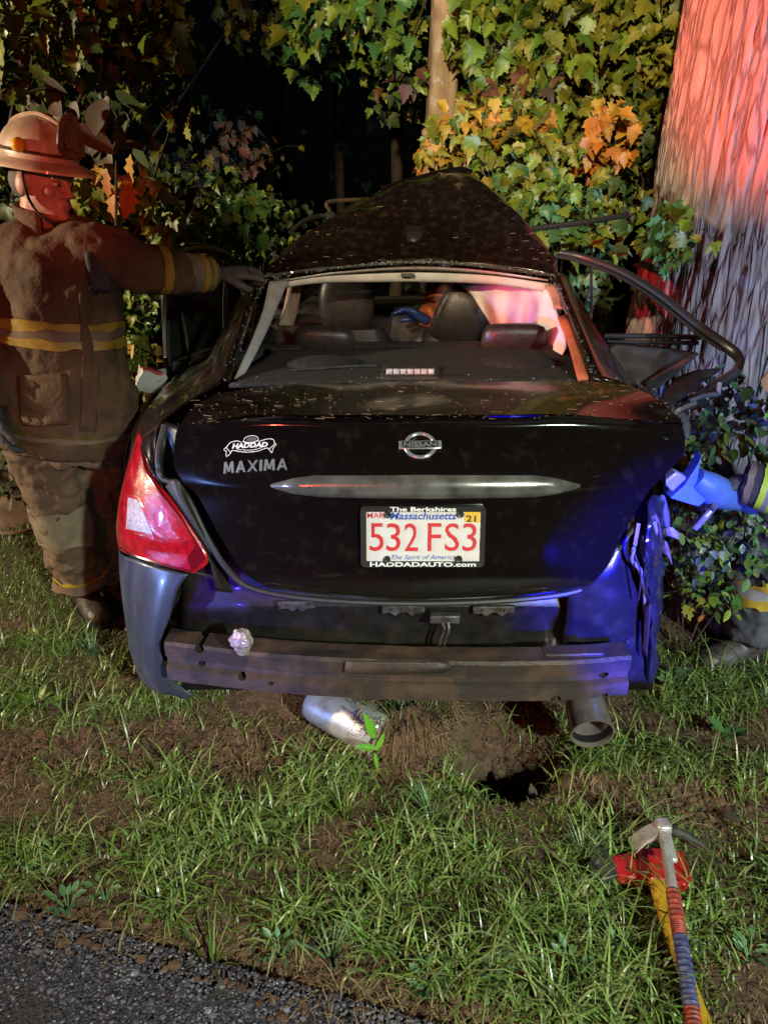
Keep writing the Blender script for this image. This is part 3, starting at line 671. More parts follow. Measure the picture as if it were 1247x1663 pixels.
# the beam is a hollow channel: an inner wall keeps the holes dark
bpy.context.view_layer.update()
me = bpy.data.meshes.new_from_object(beam.evaluated_get(bpy.context.evaluated_depsgraph_get())); beam.modifiers.clear(); beam.data = me
bpy.data.objects.remove(co)
me.set_sharp_from_angle(angle=R(35))
MB().grid(loft(PR([(562, 1074, 1.722), (640, 1074, 1.712), (728, 1075, 1.709)], [(560, 1086, 1.716), (640, 1088, 1.706), (732, 1086, 1.703)], [(560, 1092, 1.72), (640, 1094, 1.71), (716, 1092, 1.71)]), 4, 4)).build('beam_plate', 'rust', beam, solid=.005)
c = P(930, 1060, 1.77); MB().box(c, (.16, .05, .024), Matrix.Rotation(R(-2), 3, 'Y')).build('beam_bracket', 'rust', beam, bevel=.005)
# crumpled lens scrap caught on the beam
fo = MB(); c = P(393, 1043, 1.74); rs = []
for i in range(10):
    t = i / 9; z = lerp(-.038, .038, t); rr = .032 * (math.sin(math.pi * (t * .86 + .07)) ** .5) * (1 if t > .35 else .8)
    rs.append([c + V((math.cos(a) * rr * (1 + .35 * mn.noise(V((a * 2, t * 7, 1)))), math.sin(a) * rr * .7 * (1 + .35 * mn.noise(V((a * 2, t * 7, 5)))), z + .008 * mn.noise(V((a * 3, t * 5, 2))))) for a in np.linspace(0, 2 * math.pi, 15)[:-1]])
fo.rings(rs).build('broken_side_lamp', 'foil', car, smooth=20)['label'] = 'crumpled clear lamp lens hanging over the bumper beam'

# exhaust: right tail pipe and the left silencer dropped into the earth
ex = MB(); c0, c1 = P(945, 1128, 1.93), P(962, 1192, 1.79); ax = (c1 - c0).normalized(); sx_ = ax.cross(V((0, 0, 1))).normalized(); sy_ = sx_.cross(ax)
ex.rings([[c0 + ax * (c1 - c0).length * t + (sx_ * math.cos(a) + sy_ * math.sin(a)) * r for a in np.linspace(0, 2 * math.pi, 29)[:-1]] for t, r in ((0, .056), (.6, .062), (.97, .064), (1, .0645), (1.0, .060), (.9, .058), (.1, .05))], caps=False)
MB().tube([lerp(c0, c1, .05), lerp(c0, c1, .93)], .0565, 28, caps=False).build('exhaust_bore', 'ink', car)  # bore and baffle coloured black, so the shade inside the tip is painted in
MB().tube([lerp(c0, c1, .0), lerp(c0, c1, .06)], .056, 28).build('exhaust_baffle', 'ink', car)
ex.build('exhaust_tip', 'polished', car, smooth=40)['label'] = 'bright steel exhaust tip'
MB().tube([P(945, 1128, 1.93), P(930, 1115, 2.1), P(925, 1100, 2.4)], .03, 12).build('exhaust_pipe', 'rust', car)
MB().tube([P(505, 1138, 2.06), P(512, 1142, 2.05), P(560, 1164, 1.98), P(612, 1190, 1.90), P(622, 1196, 1.885)], [.035, .060, .070, .075, .06], 18, sub=4).build('muffler', 'muffler', car)['label'] = 'pale dented silencer pushed into the torn earth'
MB().tube([P(590, 1150, 1.98), P(640, 1150, 1.99), P(690, 1140, 2.0)], .035, 12, sub=3).build('heat_shield', 'rust', car)

# underbody and wheels
MB().box((.03, 3.95, .31), (1.5, 3.9, .05)).build('underbody', 'shell', car)
for x, y in ((-.745, 2.78), (.80, 2.78), (-.745, 5.45), (.80, 5.45)):
    prof = [(.20, -.09), (.30, -.105), (.325, -.085), (.331, 0), (.325, .085), (.30, .105), (.20, .09)]
    tm = MB().grid([[V((x + b, y + a * math.cos(t), .328 + a * math.sin(t))) for a, b in prof] for t in np.linspace(0, 2 * math.pi, 37)])
    wh = tm.build('wheel', 'rubber', car)
    hub = MB().rings([[V((x + d * (1 if x > 0 else -1), y + r * math.cos(t), .328 + r * math.sin(t))) for t in np.linspace(0, 2 * math.pi, 25)[:-1]] for r, d in ((.205, .08), (.19, .06), (.06, .07), (.05, .085))]); hub.build('rim', 'bracket', wh)

# roof, folded up into a tent by the blow from the tree
rf = PR([(430, 449, 2.93), (500, 438, 2.95), (580, 431, 2.96), (665, 424, 2.97), (750, 427, 2.97), (830, 436, 2.95), (906, 446, 2.92)],
        [(438, 436, 3.0), (508, 408, 3.06), (590, 394, 3.08), (672, 388, 3.1), (762, 384, 3.1), (835, 396, 3.05), (902, 429, 2.97)],
        [(452, 418, 3.12), (528, 374, 3.2), (610, 346, 3.25), (690, 326, 3.28), (762, 322, 3.25), (825, 350, 3.15), (890, 408, 3.02)],
        [(468, 402, 3.25), (545, 350, 3.35), (622, 312, 3.42), (692, 288, 3.48), (750, 281, 3.45), (802, 312, 3.3), (872, 386, 3.1)])
rf.append([p + W(0, .14, -.03) for p in rf[3]]); rf.append([p + W(-.02, .42, -.26) for p in rf[3]]); rf.append([p + W(-.03, .8, -.30) for p in rf[3]])
gr_ = dent(loft(rf, 9, 9), .007, 6, 2.)
for r in gr_:
    for i, p in enumerate(r): r[i] = p + V((0, .006, .022)) * (.12 - min(.12, abs(mn.noise(V((p.x * 5 + p.y * 2, p.y * 7, 4)))))) / .12 * .5
roof = MB().grid(gr_).build('roof', 'paint_dusty', car, smooth=70, solid=.006); roof['label'] = 'roof folded into a tall peak'
fin = MB(); b = [P(649, 402, 3.085), P(672, 405, 3.05), P(697, 400, 3.085), P(690, 392, 3.15), P(672, 390, 3.2), P(655, 392, 3.15)]
fin.rings([b, [lerp(V(p), P(672, 382, 3.13), .45) + W(0, .01, .05) for p in b], [lerp(V(p), P(672, 377, 3.15), .85) + W(0, .02, .034) for p in b]]); fin.build('antenna_fin', 'pblack', roof, sub=2)
MB().tube([P(432, 449, 2.925), P(500, 439, 2.94), P(580, 432, 2.95), P(665, 426, 2.96), P(750, 429, 2.96), P(830, 438, 2.94), P(906, 448, 2.91)], .006, 8, sub=6).build('glass_edge', 'rubber', roof)
MB().tube([P(470, 378, 3.35), P(495, 358, 3.4), P(525, 350, 3.45), P(570, 352, 3.42)], [.008, .01, .01, .006], 6, sub=4).build('bent_drip_rail', 'pblack', roof)
MB().tube([P(536, 342, 3.5), P(530, 332, 3.5), P(545, 326, 3.52), P(625, 322, 3.6)], [.009, .009, .009, .007], 6, sub=4).build('bent_drip_rail', 'rust', roof)
MB().tube([P(862, 372, 3.25), P(940, 362, 3.2), P(1012, 350, 3.15), P(1022, 346, 3.14)], [(.012, .012), (.011, .011), (.013, .011), (.014, .016)], 8, sub=4).build('torn_roof_trim', 'pblack', roof)
MB().tube([P(620, 306, 3.44), P(690, 286, 3.5), P(745, 275, 3.5), P(765, 279, 3.47)], .012, 6, sub=4).build('roof_crease_trim', 'paint', roof)

# window pillars
def pillar(name, rows, m): return MB().grid(dent(loft(PR(*rows), 5, 6), .002, 8)).build(name, m, car, smooth=60, solid=.01)
pillar('rear_pillar', [[(432, 452, 2.92), (424, 452, 2.91), (412, 456, 2.94), (404, 462, 3.02)], [(415, 495, 2.78), (406, 493, 2.76), (394, 494, 2.82), (384, 498, 2.92)], [(398, 545, 2.58), (388, 540, 2.57), (372, 540, 2.66), (360, 543, 2.78)], [(380, 600, 2.38), (369, 596, 2.38), (352, 588, 2.5), (340, 582, 2.66)], [(374, 622, 2.3), (364, 618, 2.3), (350, 606, 2.42), (338, 594, 2.58)]], 'paint_dusty')
pillar('rear_pillar', [[(896, 448, 2.93), (905, 444, 2.91), (914, 447, 2.93), (920, 452, 3.0)], [(912, 490, 2.78), (922, 486, 2.75), (936, 490, 2.80), (944, 494, 2.88)], [(932, 540, 2.56), (944, 535, 2.54), (962, 540, 2.6), (974, 546, 2.68)], [(950, 590, 2.36), (966, 586, 2.34), (992, 594, 2.40), (1012, 602, 2.5)], [(958, 620, 2.26), (980, 618, 2.23), (1022, 632, 2.25), (1050, 640, 2.34)]], 'paint_dusty')
pillar('quarter_panel', [[(985, 612, 2.28), (1025, 622, 2.3), (1050, 630, 2.4)], [(1020, 632, 2.2), (1062, 648, 2.2), (1085, 658, 2.3)], [(1060, 655, 2.08), (1098, 678, 2.08), (1112, 690, 2.2)]], 'paint')['label'] = 'buckled quarter panel on the struck side'

# cabin seen through the empty rear window
sh = PR([(372, 628, 2.27), (520, 622, 2.29), (685, 620, 2.3), (850, 620, 2.29), (985, 622, 2.25)], [(395, 604, 2.42), (520, 600, 2.45), (685, 598, 2.46), (850, 598, 2.45), (965, 604, 2.42)], [(430, 582, 2.62), (530, 578, 2.66), (685, 575, 2.68), (840, 576, 2.66), (950, 584, 2.6)], [(440, 572, 2.74), (530, 568, 2.8), (685, 566, 2.82), (840, 566, 2.8), (945, 574, 2.72)])
MB().grid(loft(sh, 6, 5)).build('rear_shelf', 'shelf', car, smooth=60, solid=.01)
MB().box((.04, 2.86, .86), (1.24, .10, .54), Matrix.Rotation(R(-8), 3, 'X')).build('rear_seat_back', 'leather', car, bevel=.04)
bl = bpy.data.objects.new('brake_light', None); link(bl, car); bl['label'] = 'high brake light on the rear shelf'
hs = MB(); a = [P(605, 624, 2.30), P(724, 624, 2.30), P(712, 594, 2.46), P(622, 594, 2.46)]; t_ = [P(622, 612, 2.315), P(709, 612, 2.315), P(706, 594, 2.44), P(626, 594, 2.44)]
hs.rings([a, t_]).build('brake_light_housing', 'dash', bl, smooth=20, bevel=.004)
for k in range(7):
    c = P(632 + k * 11.3, 604, 2.335); MB().rings([[c + V((x * s, d, z * s)) for x, z in ((-.0095, -.0085), (.0095, -.0085), (.0095, .0085), (-.0095, .0085))] for s, d in ((1, .012), (1, .001), (.6, -.004))]).build('brake_light_cell', 'led', bl, smooth=0)
def headrest(cx, cy, Y, wpx, hpx, tilt=0., m='leather', name='headrest', posts=True):
    c = P(cx, cy, Y); k = Y * 1.02 / F; wd, hh, dp = wpx * k, hpx * k, .11
    rs = []; n = 20
    for z, s, d in ((-1, .72, .6), (-.9, .88, .85), (-.5, .97, 1), (0, 1, 1), (.5, .97, .9), (.82, .86, .7), (.97, .66, .45), (1, .5, .3)):
        r = []
        for k2 in range(n):
            a = 2 * math.pi * k2 / n; cx_, sy = math.cos(a), math.sin(a)
            x = math.copysign(abs(cx_) ** .55, cx_) * wd / 2 * s; y = math.copysign(abs(sy) ** .7, sy) * dp / 2 * d - .02 * z
            q = Matrix.Rotation(tilt, 3, 'Y') @ V((x, y, z * hh / 2)); r.append(c + q)
        rs.append(r)
    o = MB().rings(rs).build(name, m, car, smooth=60)
    if posts:
        for s in (-1, 1):
            q = Matrix.Rotation(tilt, 3, 'Y'); MB().tube([c + q @ V((s * wd * .22, .0, -hh * .45)), c + q @ V((s * wd * .22, .0, -hh * .5 - .09))], .006, 8).build('headrest_post', 'steel', o)
    return o
headrest(527, 556, 2.82, 98, 52, R(3)); headrest(834, 554, 2.82, 104, 56)
headrest(563, 492, 3.55, 86, 80, R(3)); headrest(748, 518, 3.35, 84, 92, R(22))
def seatback(cx, Y, tilt, wd):
    c = V((cx, Y, .75)); rs = []
    for z, s in ((-.45, .85), (-.2, .95), (.1, 1), (.26, .9), (.34, .7)):
        rs.append([c + Matrix.Rotation(tilt, 3, 'Y') @ V((math.copysign(abs(math.cos(a)) ** .6, math.cos(a)) * wd / 2 * s, math.sin(a) * .08, z)) for a in np.linspace(0, 2 * math.pi, 21)[:-1]])
    MB().rings(rs).build('front_seat', 'leather', car, smooth=60)
seatback(P(563, 560, 3.58).x, 3.58, 0, .5); seatback(P(720, 575, 3.4).x, 3.4, R(12), .48)
MB().box((.04, 4.4, .95), (1.35, .5, .36)).build('dashboard', 'dash', car, bevel=.05)
# pale lining round the rear window and the trim hanging from it
hl = PR([(434, 462, 2.95), (520, 450, 3.0), (620, 444, 3.02), (700, 443, 3.03), (800, 448, 3.02), (900, 462, 2.96)], [(440, 470, 2.96), (520, 459, 3.02), (620, 457, 3.04), (700, 457, 3.05), (800, 461, 3.03), (893, 474, 2.97)], [(446, 466, 3.1), (520, 456, 3.14), (620, 452, 3.16), (700, 452, 3.18), (800, 456, 3.16), (890, 470, 3.1)])
MB().grid(loft(hl, 6, 4)).build('headliner', 'liner', car, smooth=60, solid=.006)
hl2 = PR([(445, 458, 2.98), (560, 440, 3.0), (672, 431, 3.02), (780, 439, 3.02), (890, 455, 2.97)], [(450, 454, 3.1), (560, 447, 3.14), (672, 444, 3.16), (780, 447, 3.16), (890, 458, 3.1)])
MB().grid(loft(hl2, 5, 2)).build('roof_lining', 'liner', car, smooth=60, solid=.004)
MB().box(P(662, 447, 2.995), (.05, .012, .014)).build('lining_clip', 'black', car, bevel=.003)
MB().grid(loft(PR([(437, 458, 2.9), (470, 455, 2.98)], [(428, 500, 2.76), (458, 480, 2.88)], [(412, 545, 2.6), (432, 540, 2.68)], [(392, 590, 2.43), (406, 592, 2.46)], [(378, 622, 2.31), (388, 622, 2.32)]), 4, 5)).build('pillar_trim', 'liner', car, smooth=60, solid=.008)
MB().grid(loft(PR([(470, 458, 3.2), (490, 458, 3.22)], [(462, 500, 3.15), (482, 505, 3.18)], [(452, 528, 3.1), (474, 530, 3.14)]), 3, 4)).build('centre_pillar_trim', 'tan', car, smooth=60, solid=.02)
MB().grid(loft(PR([(905, 516, 2.68), (919, 512, 2.68)], [(922, 560, 2.5), (936, 556, 2.5)], [(938, 618, 2.26), (955, 616, 2.26)]), 3, 4)).build('pillar_trim', 'orange', car, smooth=60, solid=.008)['label'] = 'orange-red trim strip hanging in the window frame'
MB().grid(loft(PR([(884, 464, 2.93), (902, 462, 2.92)], [(894, 482, 2.88), (911, 480, 2.85)], [(898, 500, 2.8), (913, 502, 2.78)]), 3, 4)).build('torn_trim', 'tan', car, smooth=60, solid=.008)
# side curtain airbag hanging limp
ab = PR([(748, 462, 3.3), (800, 460, 3.2), (850, 462, 3.08), (895, 470, 2.96)], [(770, 485, 3.26), (812, 490, 3.14), (858, 492, 3.06), (904, 500, 2.88)], [(792, 520, 3.2), (826, 520, 3.1), (868, 520, 2.98), (912, 532, 2.78)], [(812, 550, 3.14), (842, 545, 3.02), (880, 548, 2.9), (918, 560, 2.68)], [(818, 572, 3.08), (848, 575, 2.98), (884, 578, 2.84), (914, 582, 2.62)])
ag = loft(ab, 8, 8)
for i, r in enumerate(ag):
    for j, p in enumerate(r): r[j] = p + W(0, -.02, 0) * math.sin(j * .9 + i * .25) + V(mn.noise_vector(p * 9)) * .008
MB().grid(ag).build('curtain_airbag', 'bag', car, smooth=70, solid=.004)['label'] = 'limp pale curtain airbag'

# glass crumbs left in the window frame
cm = MB()
def crumbs(path, n, spread, s=.005):
    path = crom([P(*p) for p in path], 12)
    for k in range(n):
        t = random.random() * (len(path) - 1); i = int(t); p = lerp(path[i], path[min(i + 1, len(path) - 1)], t - i)
        p = p + V((random.gauss(0, spread), random.gauss(0, spread * .5) - .006, random.gauss(0, spread * .6)))
        q = Matrix.Rotation(random.random() * 3, 3, random.choice('XYZ')); e = s * random.uniform(.5, 1.3)
        cm.box(p, (e, e * random.uniform(.5, 1), e * random.uniform(.5, 1)), q)
crumbs([(430, 453, 2.91), (410, 495, 2.76), (392, 545, 2.56), (374, 600, 2.36)], 120, .009, .004); crumbs([(900, 448, 2.91), (917, 490, 2.75), (938, 540, 2.54), (958, 590, 2.34), (968, 618, 2.23)], 130, .009, .004)
crumbs([(434, 449, 2.92), (580, 431, 2.945), (665, 425, 2.955), (750, 428, 2.955), (904, 447, 2.905)], 170, .005, .0045); crumbs([(380, 622, 2.3), (685, 616, 2.3), (970, 618, 2.26)], 60, .03, .004)
cr = cm.build('glass_crumbs', 'crumbs', car, smooth=0, kind='stuff', fix=False)

# torn metal at the right rear corner
def sheet(name, rows, m, amp=.006, sc_=12, seed=0., solid=.003, su=5, sv=6): return MB().grid(dent(loft(PR(*rows), su, sv), amp, sc_, seed)).build(name, m, car, smooth=45, solid=solid)
sheet('torn_panel', [[(975, 900, 1.90), (1010, 880, 1.90), (1040, 845, 1.93)], [(930, 945, 1.875), (990, 935, 1.87), (1036, 925, 1.91)], [(920, 990, 1.872), (985, 990, 1.865), (1040, 990, 1.90)], [(915, 1050, 1.875), (985, 1050, 1.87), (1046, 1050, 1.91)], [(930, 1100, 1.88), (1000, 1105, 1.88), (1056, 1108, 1.92)]], 'panel')
sheet('torn_fender_edge', [[(1052, 815, 1.93), (1062, 805, 1.9), (1075, 812, 1.96)], [(1038, 850, 1.9), (1056, 850, 1.86), (1076, 850, 1.95)], [(1032, 895, 1.89), (1052, 890, 1.84), (1078, 895, 1.95)], [(1042, 945, 1.9), (1056, 945, 1.86), (1076, 945, 1.96)], [(1044, 1000, 1.9), (1060, 1000, 1.87), (1072, 1000, 1.97)], [(1046, 1060, 1.91), (1058, 1060, 1.88), (1066, 1060, 1.97)], [(1050, 1102, 1.92), (1056, 1108, 1.9), (1062, 1104, 1.97)]], 'panel', .012, 22, 4.)['label'] = 'torn fender metal hanging at the struck corner'
MB().tube([P(1036, 850, 1.87), P(1030, 885, 1.85), P(1026, 910, 1.86), P(1038, 925, 1.87), P(1046, 960, 1.88), P(1048, 1010, 1.88)], .006, 6, sub=5).build('torn_flange', 'steel', car)
MB().tube([P(1060, 880, 1.86), P(1052, 915, 1.86), P(1058, 950, 1.88), P(1052, 1000, 1.88), P(1056, 1080, 1.9)], .005, 6, sub=5).build('torn_flange', 'scuffed', car)
sheet('lamp_socket', [[(1064, 808, 1.98), (1076, 804, 1.96), (1082, 815, 1.98)], [(1066, 835, 1.97), (1078, 832, 1.95), (1086, 840, 1.97)], [(1074, 858, 1.97), (1082, 858, 1.95), (1086, 856, 1.97)]], 'doorgrey', .002)
sheet('broken_plastic', [[(1078, 858, 1.95), (1090, 856, 1.94), (1102, 866, 1.95)], [(1082, 870, 1.95), (1092, 872, 1.94), (1100, 876, 1.95)]], 'lensw', .001)
sheet('broken_plastic', [[(1070, 880, 1.98), (1080, 878, 1.97), (1084, 885, 1.98)], [(1076, 900, 1.98), (1084, 905, 1.97), (1090, 918, 1.98)]], 'card', .002)
for a_, b_, r in (((1030, 640, 2.2), (1110, 685, 2.16), .006), ((1075, 660, 2.2), (1100, 690, 2.18), .009), ((1118, 652, 2.3), (1165, 640, 2.34), .008), ((1165, 640, 2.34), (1168, 622, 2.36), .007), ((1090, 672, 2.28), (1128, 655, 2.3), .012)):
    MB().tube([P(*a_), (P(*a_) + P(*b_)) / 2 + V((0, 0, random.uniform(-.01, .01))), P(*b_)], r, 6, sub=3).build('bent_metal_strip', random.choice(['steel', 'bracket', 'doorgrey']), car)
sheet('crumpled_sill', [[(1040, 650, 2.32), (1075, 655, 2.3), (1110, 668, 2.34)], [(1060, 672, 2.2), (1090, 684, 2.18), (1120, 690, 2.26)], [(1080, 700, 2.14), (1108, 705, 2.14), (1118, 715, 2.22)]], 'doorgrey', .012, 25)

# right door, bent outwards round the tree
rdoor = bpy.data.objects.new('door', None); link(rdoor, car); rdoor['label'] = 'right door with bent empty window frame'
def dpart(name, mb, m, par, **k): return mb.build(name, m, par, **k)
fp = [P(908, 410, 2.98), P(950, 420, 2.96), P(1010, 443, 2.88), P(1070, 480, 2.79), P(1130, 528, 2.70), P(1178, 562, 2.63), P(1200, 583, 2.57), P(1192, 606, 2.50), P(1150, 632, 2.42), P(1112, 660, 2.34), P(1094, 686, 2.28)]
dpart('window_frame', MB().tube(fp, [(.009, .012), (.009, .015), (.010, .017), (.010, .018), (.010, .019), (.011, .020), (.013, .022), (.013, .022), (.011, .018), (.009, .014), (.007, .008)], 10, sub=5), 'pblack', rdoor)
dpart('window_seal', MB().tube([p + V((-.018, -.006, -.012)) for p in fp[:6]], .006, 6, sub=5), 'rubber', rdoor)
dpart('door_card', MB().grid(dent(loft(PR([(985, 558, 2.78), (1060, 564, 2.76), (1132, 574, 2.70)], [(1000, 592, 2.6), (1062, 596, 2.6), (1112, 592, 2.6)], [(1030, 622, 2.45), (1056, 634, 2.44), (1078, 620, 2.5)]), 5, 5), .004, 10)), 'doorgrey', rdoor, smooth=60, solid=.012)
dpart('inner_sheet', MB().grid(dent(loft(PR([(1120, 574, 2.62), (1134, 574, 2.6)], [(1085, 598, 2.52), (1098, 606, 2.50)], [(1045, 620, 2.44), (1060, 636, 2.41)]), 4, 5), .003, 10)), 'scuffed', rdoor, smooth=60, solid=.006)
dpart('belt_seal', MB().tube([P(980, 546, 2.82), P(1060, 546, 2.8), P(1138, 548, 2.76)], [(.012, .010)] * 3, 8, sub=3), 'rubber', rdoor)
dpart('belt_seal', MB().tube([P(985, 555, 2.81), P(1060, 556, 2.79), P(1134, 557, 2.75)], [(.008, .008)] * 3, 8, sub=3), 'pblack', rdoor)
dpart('division_bar', MB().tube([P(1096, 498, 2.79), P(1090, 525, 2.79), P(1080, 556, 2.79)], [(.012, .01)] * 3, 8), 'rubber', rdoor)
dpart('broken_inner_panel', MB().grid(dent(loft(PR([(1098, 612, 2.5), (1140, 600, 2.52), (1168, 598, 2.54)], [(1080, 636, 2.42), (1112, 632, 2.42), (1140, 622, 2.46)], [(1066, 655, 2.34), (1090, 662, 2.33), (1112, 645, 2.37)]), 5, 5), .014, 18)), 'black', rdoor, smooth=40, solid=.006)
# left door, ajar
ldoor = bpy.data.objects.new('door', None); link(ldoor, car); ldoor['label'] = 'left door standing ajar beside the firefighter'
def LD(u, z): return lerp(W(-.975, 3.38, 0), W(-.66, 4.2, 0), u) + W(.03 * max(0, z - .95) / .45, 0, z)     # u from latch edge to hinge
outl = [(0, .95), (.0, 1.2), (.02, 1.36), (.1, 1.425), (.3, 1.44), (.55, 1.40), (.8, 1.26), (1, 1.08)]
dpart('window_frame', MB().tube([LD(*p) for p in outl], [(.02, .022)] * len(outl), 8, sub=5), 'pblack', ldoor)
dpart('window_glass', MB().grid([[LD(u, z) for u in (.01, .1, .3, .55, .8, .98)] for z in (.98,)] + [[LD(u, lerp(.98, zt, t)) for u, zt in ((.01, 1.3), (.1, 1.41), (.3, 1.42), (.55, 1.38), (.8, 1.24), (.98, 1.07))] for t in (.5, 1)]), 'glass', ldoor)
dpart('door_panel', MB().prism([LD(0, .30), LD(0, .97), LD(1, 1.02), LD(1, .28)], (.075, .03, 0)), 'black', ldoor, bevel=.012)
dpart('door_edge', MB().tube([LD(-.012, .3), LD(-.014, .6), LD(-.012, .99)], [(.012, .02)] * 3, 8, sub=3), 'paint', ldoor)
dpart('door_seal', MB().tube([LD(.03, .35) + W(.085, -.0, 0), LD(.02, .7) + W(.085, 0, 0), LD(.03, .98) + W(.08, 0, 0), LD(.03, 1.3) + W(.03, 0, 0)], .009, 6, sub=3), 'rubber', ldoor)
dpart('pull_handle', MB().tube([LD(.12, .88) + W(.11, .03, 0), LD(.3, .85) + W(.12, .03, 0), LD(.4, .80) + W(.1, .03, 0)], .014, 8, sub=3), 'dash', ldoor)
dpart('latch', MB().box(LD(-.02, .72), (.012, .03, .06)), 'steel', ldoor, bevel=.003)
# front of the car, hidden behind the folded roof
fr_ = [[W(x * .72 + .04, 4.45, .98 + .03 * (1 - x * x)) for x in np.linspace(-1, 1, 9)], [W(x * .74 + .04, 4.9, .96 + .04 * (1 - x * x)) for x in np.linspace(-1, 1, 9)], [W(x * .72 + .04, 5.6, .84 + .05 * (1 - x * x)) for x in np.linspace(-1, 1, 9)], [W(x * .66 + .04, 6.1, .70 + .04 * (1 - x * x)) for x in np.linspace(-1, 1, 9)], [W(x * .64 + .04, 6.25, .45) for x in np.linspace(-1, 1, 9)]]
MB().grid(dent(loft(fr_, 3, 4), .03, 3)).build('hood', 'paint', car, smooth=60, solid=.006)
# chips, needles and leaf scraps lying on the trunk and roof
lm = MB()
def litter(n, grid_, lift):
    for k in range(n):
        r = random.choice(grid_); p = random.choice(r) + V((random.uniform(-.02, .02), random.uniform(-.01, .01), lift))
        a = random.random() * 3.14; L_ = random.choice([.002, .003, .003, .004, .005, .006, .009, .018, .026]); lm.box(p, (L_, random.uniform(.0012, .003), .0015), Matrix.Rotation(a, 3, 'Z'))
litter(230, gd, .005); litter(60, gf[:2], .002); litter(110, gr_[:20], .005)
o = lm.build('leaf_scraps', 'dry', car, smooth=0, kind='stuff', fix=False)

# speaker domes and seat-top folds on the rear shelf
for px, w_ in ((520, .13), (840, .13)):
    c = P(px, 590, 2.52); MB().ell(c, (w_, .10, .022), nu=20, nv=8).build('shelf_speaker', 'shelf', car)
MB().tube([P(440, 572, 2.78), P(560, 566, 2.83), P(685, 564, 2.85), P(820, 565, 2.83), P(940, 573, 2.76)], [(.03, .022)] * 5, 10, sub=4).build('seat_top_roll', 'leather', car)
MB().tube([P(470, 602, 2.4), P(560, 596, 2.44), P(610, 594, 2.46)], .006, 6, sub=3).build('shelf_seam', 'black', car)
# jagged shards and loose wiring at the torn corner
for k in range(9):
    px, py = random.uniform(1034, 1080), random.uniform(815, 960); p = P(px, py, random.uniform(1.86, 1.95)); d = V((random.uniform(-.02, .03), random.uniform(-.02, .01), random.uniform(-.045, .03))); e = V((random.uniform(-.012, .012), 0, random.uniform(-.012, .012)))
    MB().prism([p, p + e, p + d * .6 + e * .7, p + d], (.001, .003, 0)).build('metal_shard', random.choice(['bracket', 'steel', 'paint', 'scuffed']), car, smooth=0)
for pts in (((1042, 870, 1.86), (1050, 905, 1.84), (1044, 940, 1.86), (1058, 985, 1.87)), ((1066, 835, 1.92), (1072, 870, 1.9), (1066, 905, 1.92)), ((1030, 900, 1.85), (1040, 935, 1.84), (1036, 975, 1.86))):
    MB().tube([P(*p) for p in pts], .0028, 6, sub=5).build('loose_wire', random.choice(['rubber', 'rust', 'bracket']), car)
MB().grid(dent(loft(PR([(1046, 985, 1.87), (1056, 980, 1.86)], [(1044, 1020, 1.87), (1054, 1022, 1.86)], [(1042, 1060, 1.88), (1050, 1065, 1.87)]), 3, 4), .003, 20)).build('rust_streak_flange', 'rust', car, solid=.003)
# ------------------------------------------------------------------ people
fold_t = bpy.data.textures.new('cloth_folds', 'CLOUDS'); fold_t.noise_scale = .09; fold_t.noise_depth = 2
crease_t = bpy.data.textures.new('cloth_creases', 'MARBLE'); crease_t.noise_scale = .07; crease_t.turbulence = 9; crease_t.marble_type = 'SOFT'
def fuse(mb, name, m, parent, voxel=.012, smooth=4, folds=0.):
    """union the overlapping limbs of one garment or body into one continuous surface"""
    o = mb.build(name, m, parent, smooth=180)
    r = o.modifiers.new('fuse', 'REMESH'); r.mode = 'VOXEL'; r.voxel_size = voxel; r.use_smooth_shade = True
    s = o.modifiers.new('soft', 'SMOOTH'); s.iterations = smooth; s.factor = .5
    if folds:
        d = o.modifiers.new('folds', 'DISPLACE'); d.texture = fold_t; d.strength = folds; d.mid_level = .5; d.texture_coords = 'GLOBAL'
        if folds > .025:
            d = o.modifiers.new('creases', 'DISPLACE'); d.texture = crease_t; d.strength = folds * .22; d.mid_level = .5; d.texture_coords = 'GLOBAL'
    return o
def band(path, radii, m, parent, target, off=.005, name='reflective_stripe', n=40):
    mb = MB(); mb.tube(path, radii, n, caps=False)
    o = mb.build(name, m, parent, smooth=180)
    sd_ = o.modifiers.new('sub', 'SUBSURF'); sd_.subdivision_type = 'SIMPLE'; sd_.levels = sd_.render_levels = 2
    s = o.modifiers.new('wrap', 'SHRINKWRAP'); s.target = target; s.offset = off; s.wrap_method = 'NEAREST_SURFACEPOINT'; s.wrap_mode = 'OUTSIDE_SURFACE'
    return o
def along(a, b, t0, t1, n=3): return [lerp(V(a), V(b), t) for t in np.linspace(t0, t1, n)]
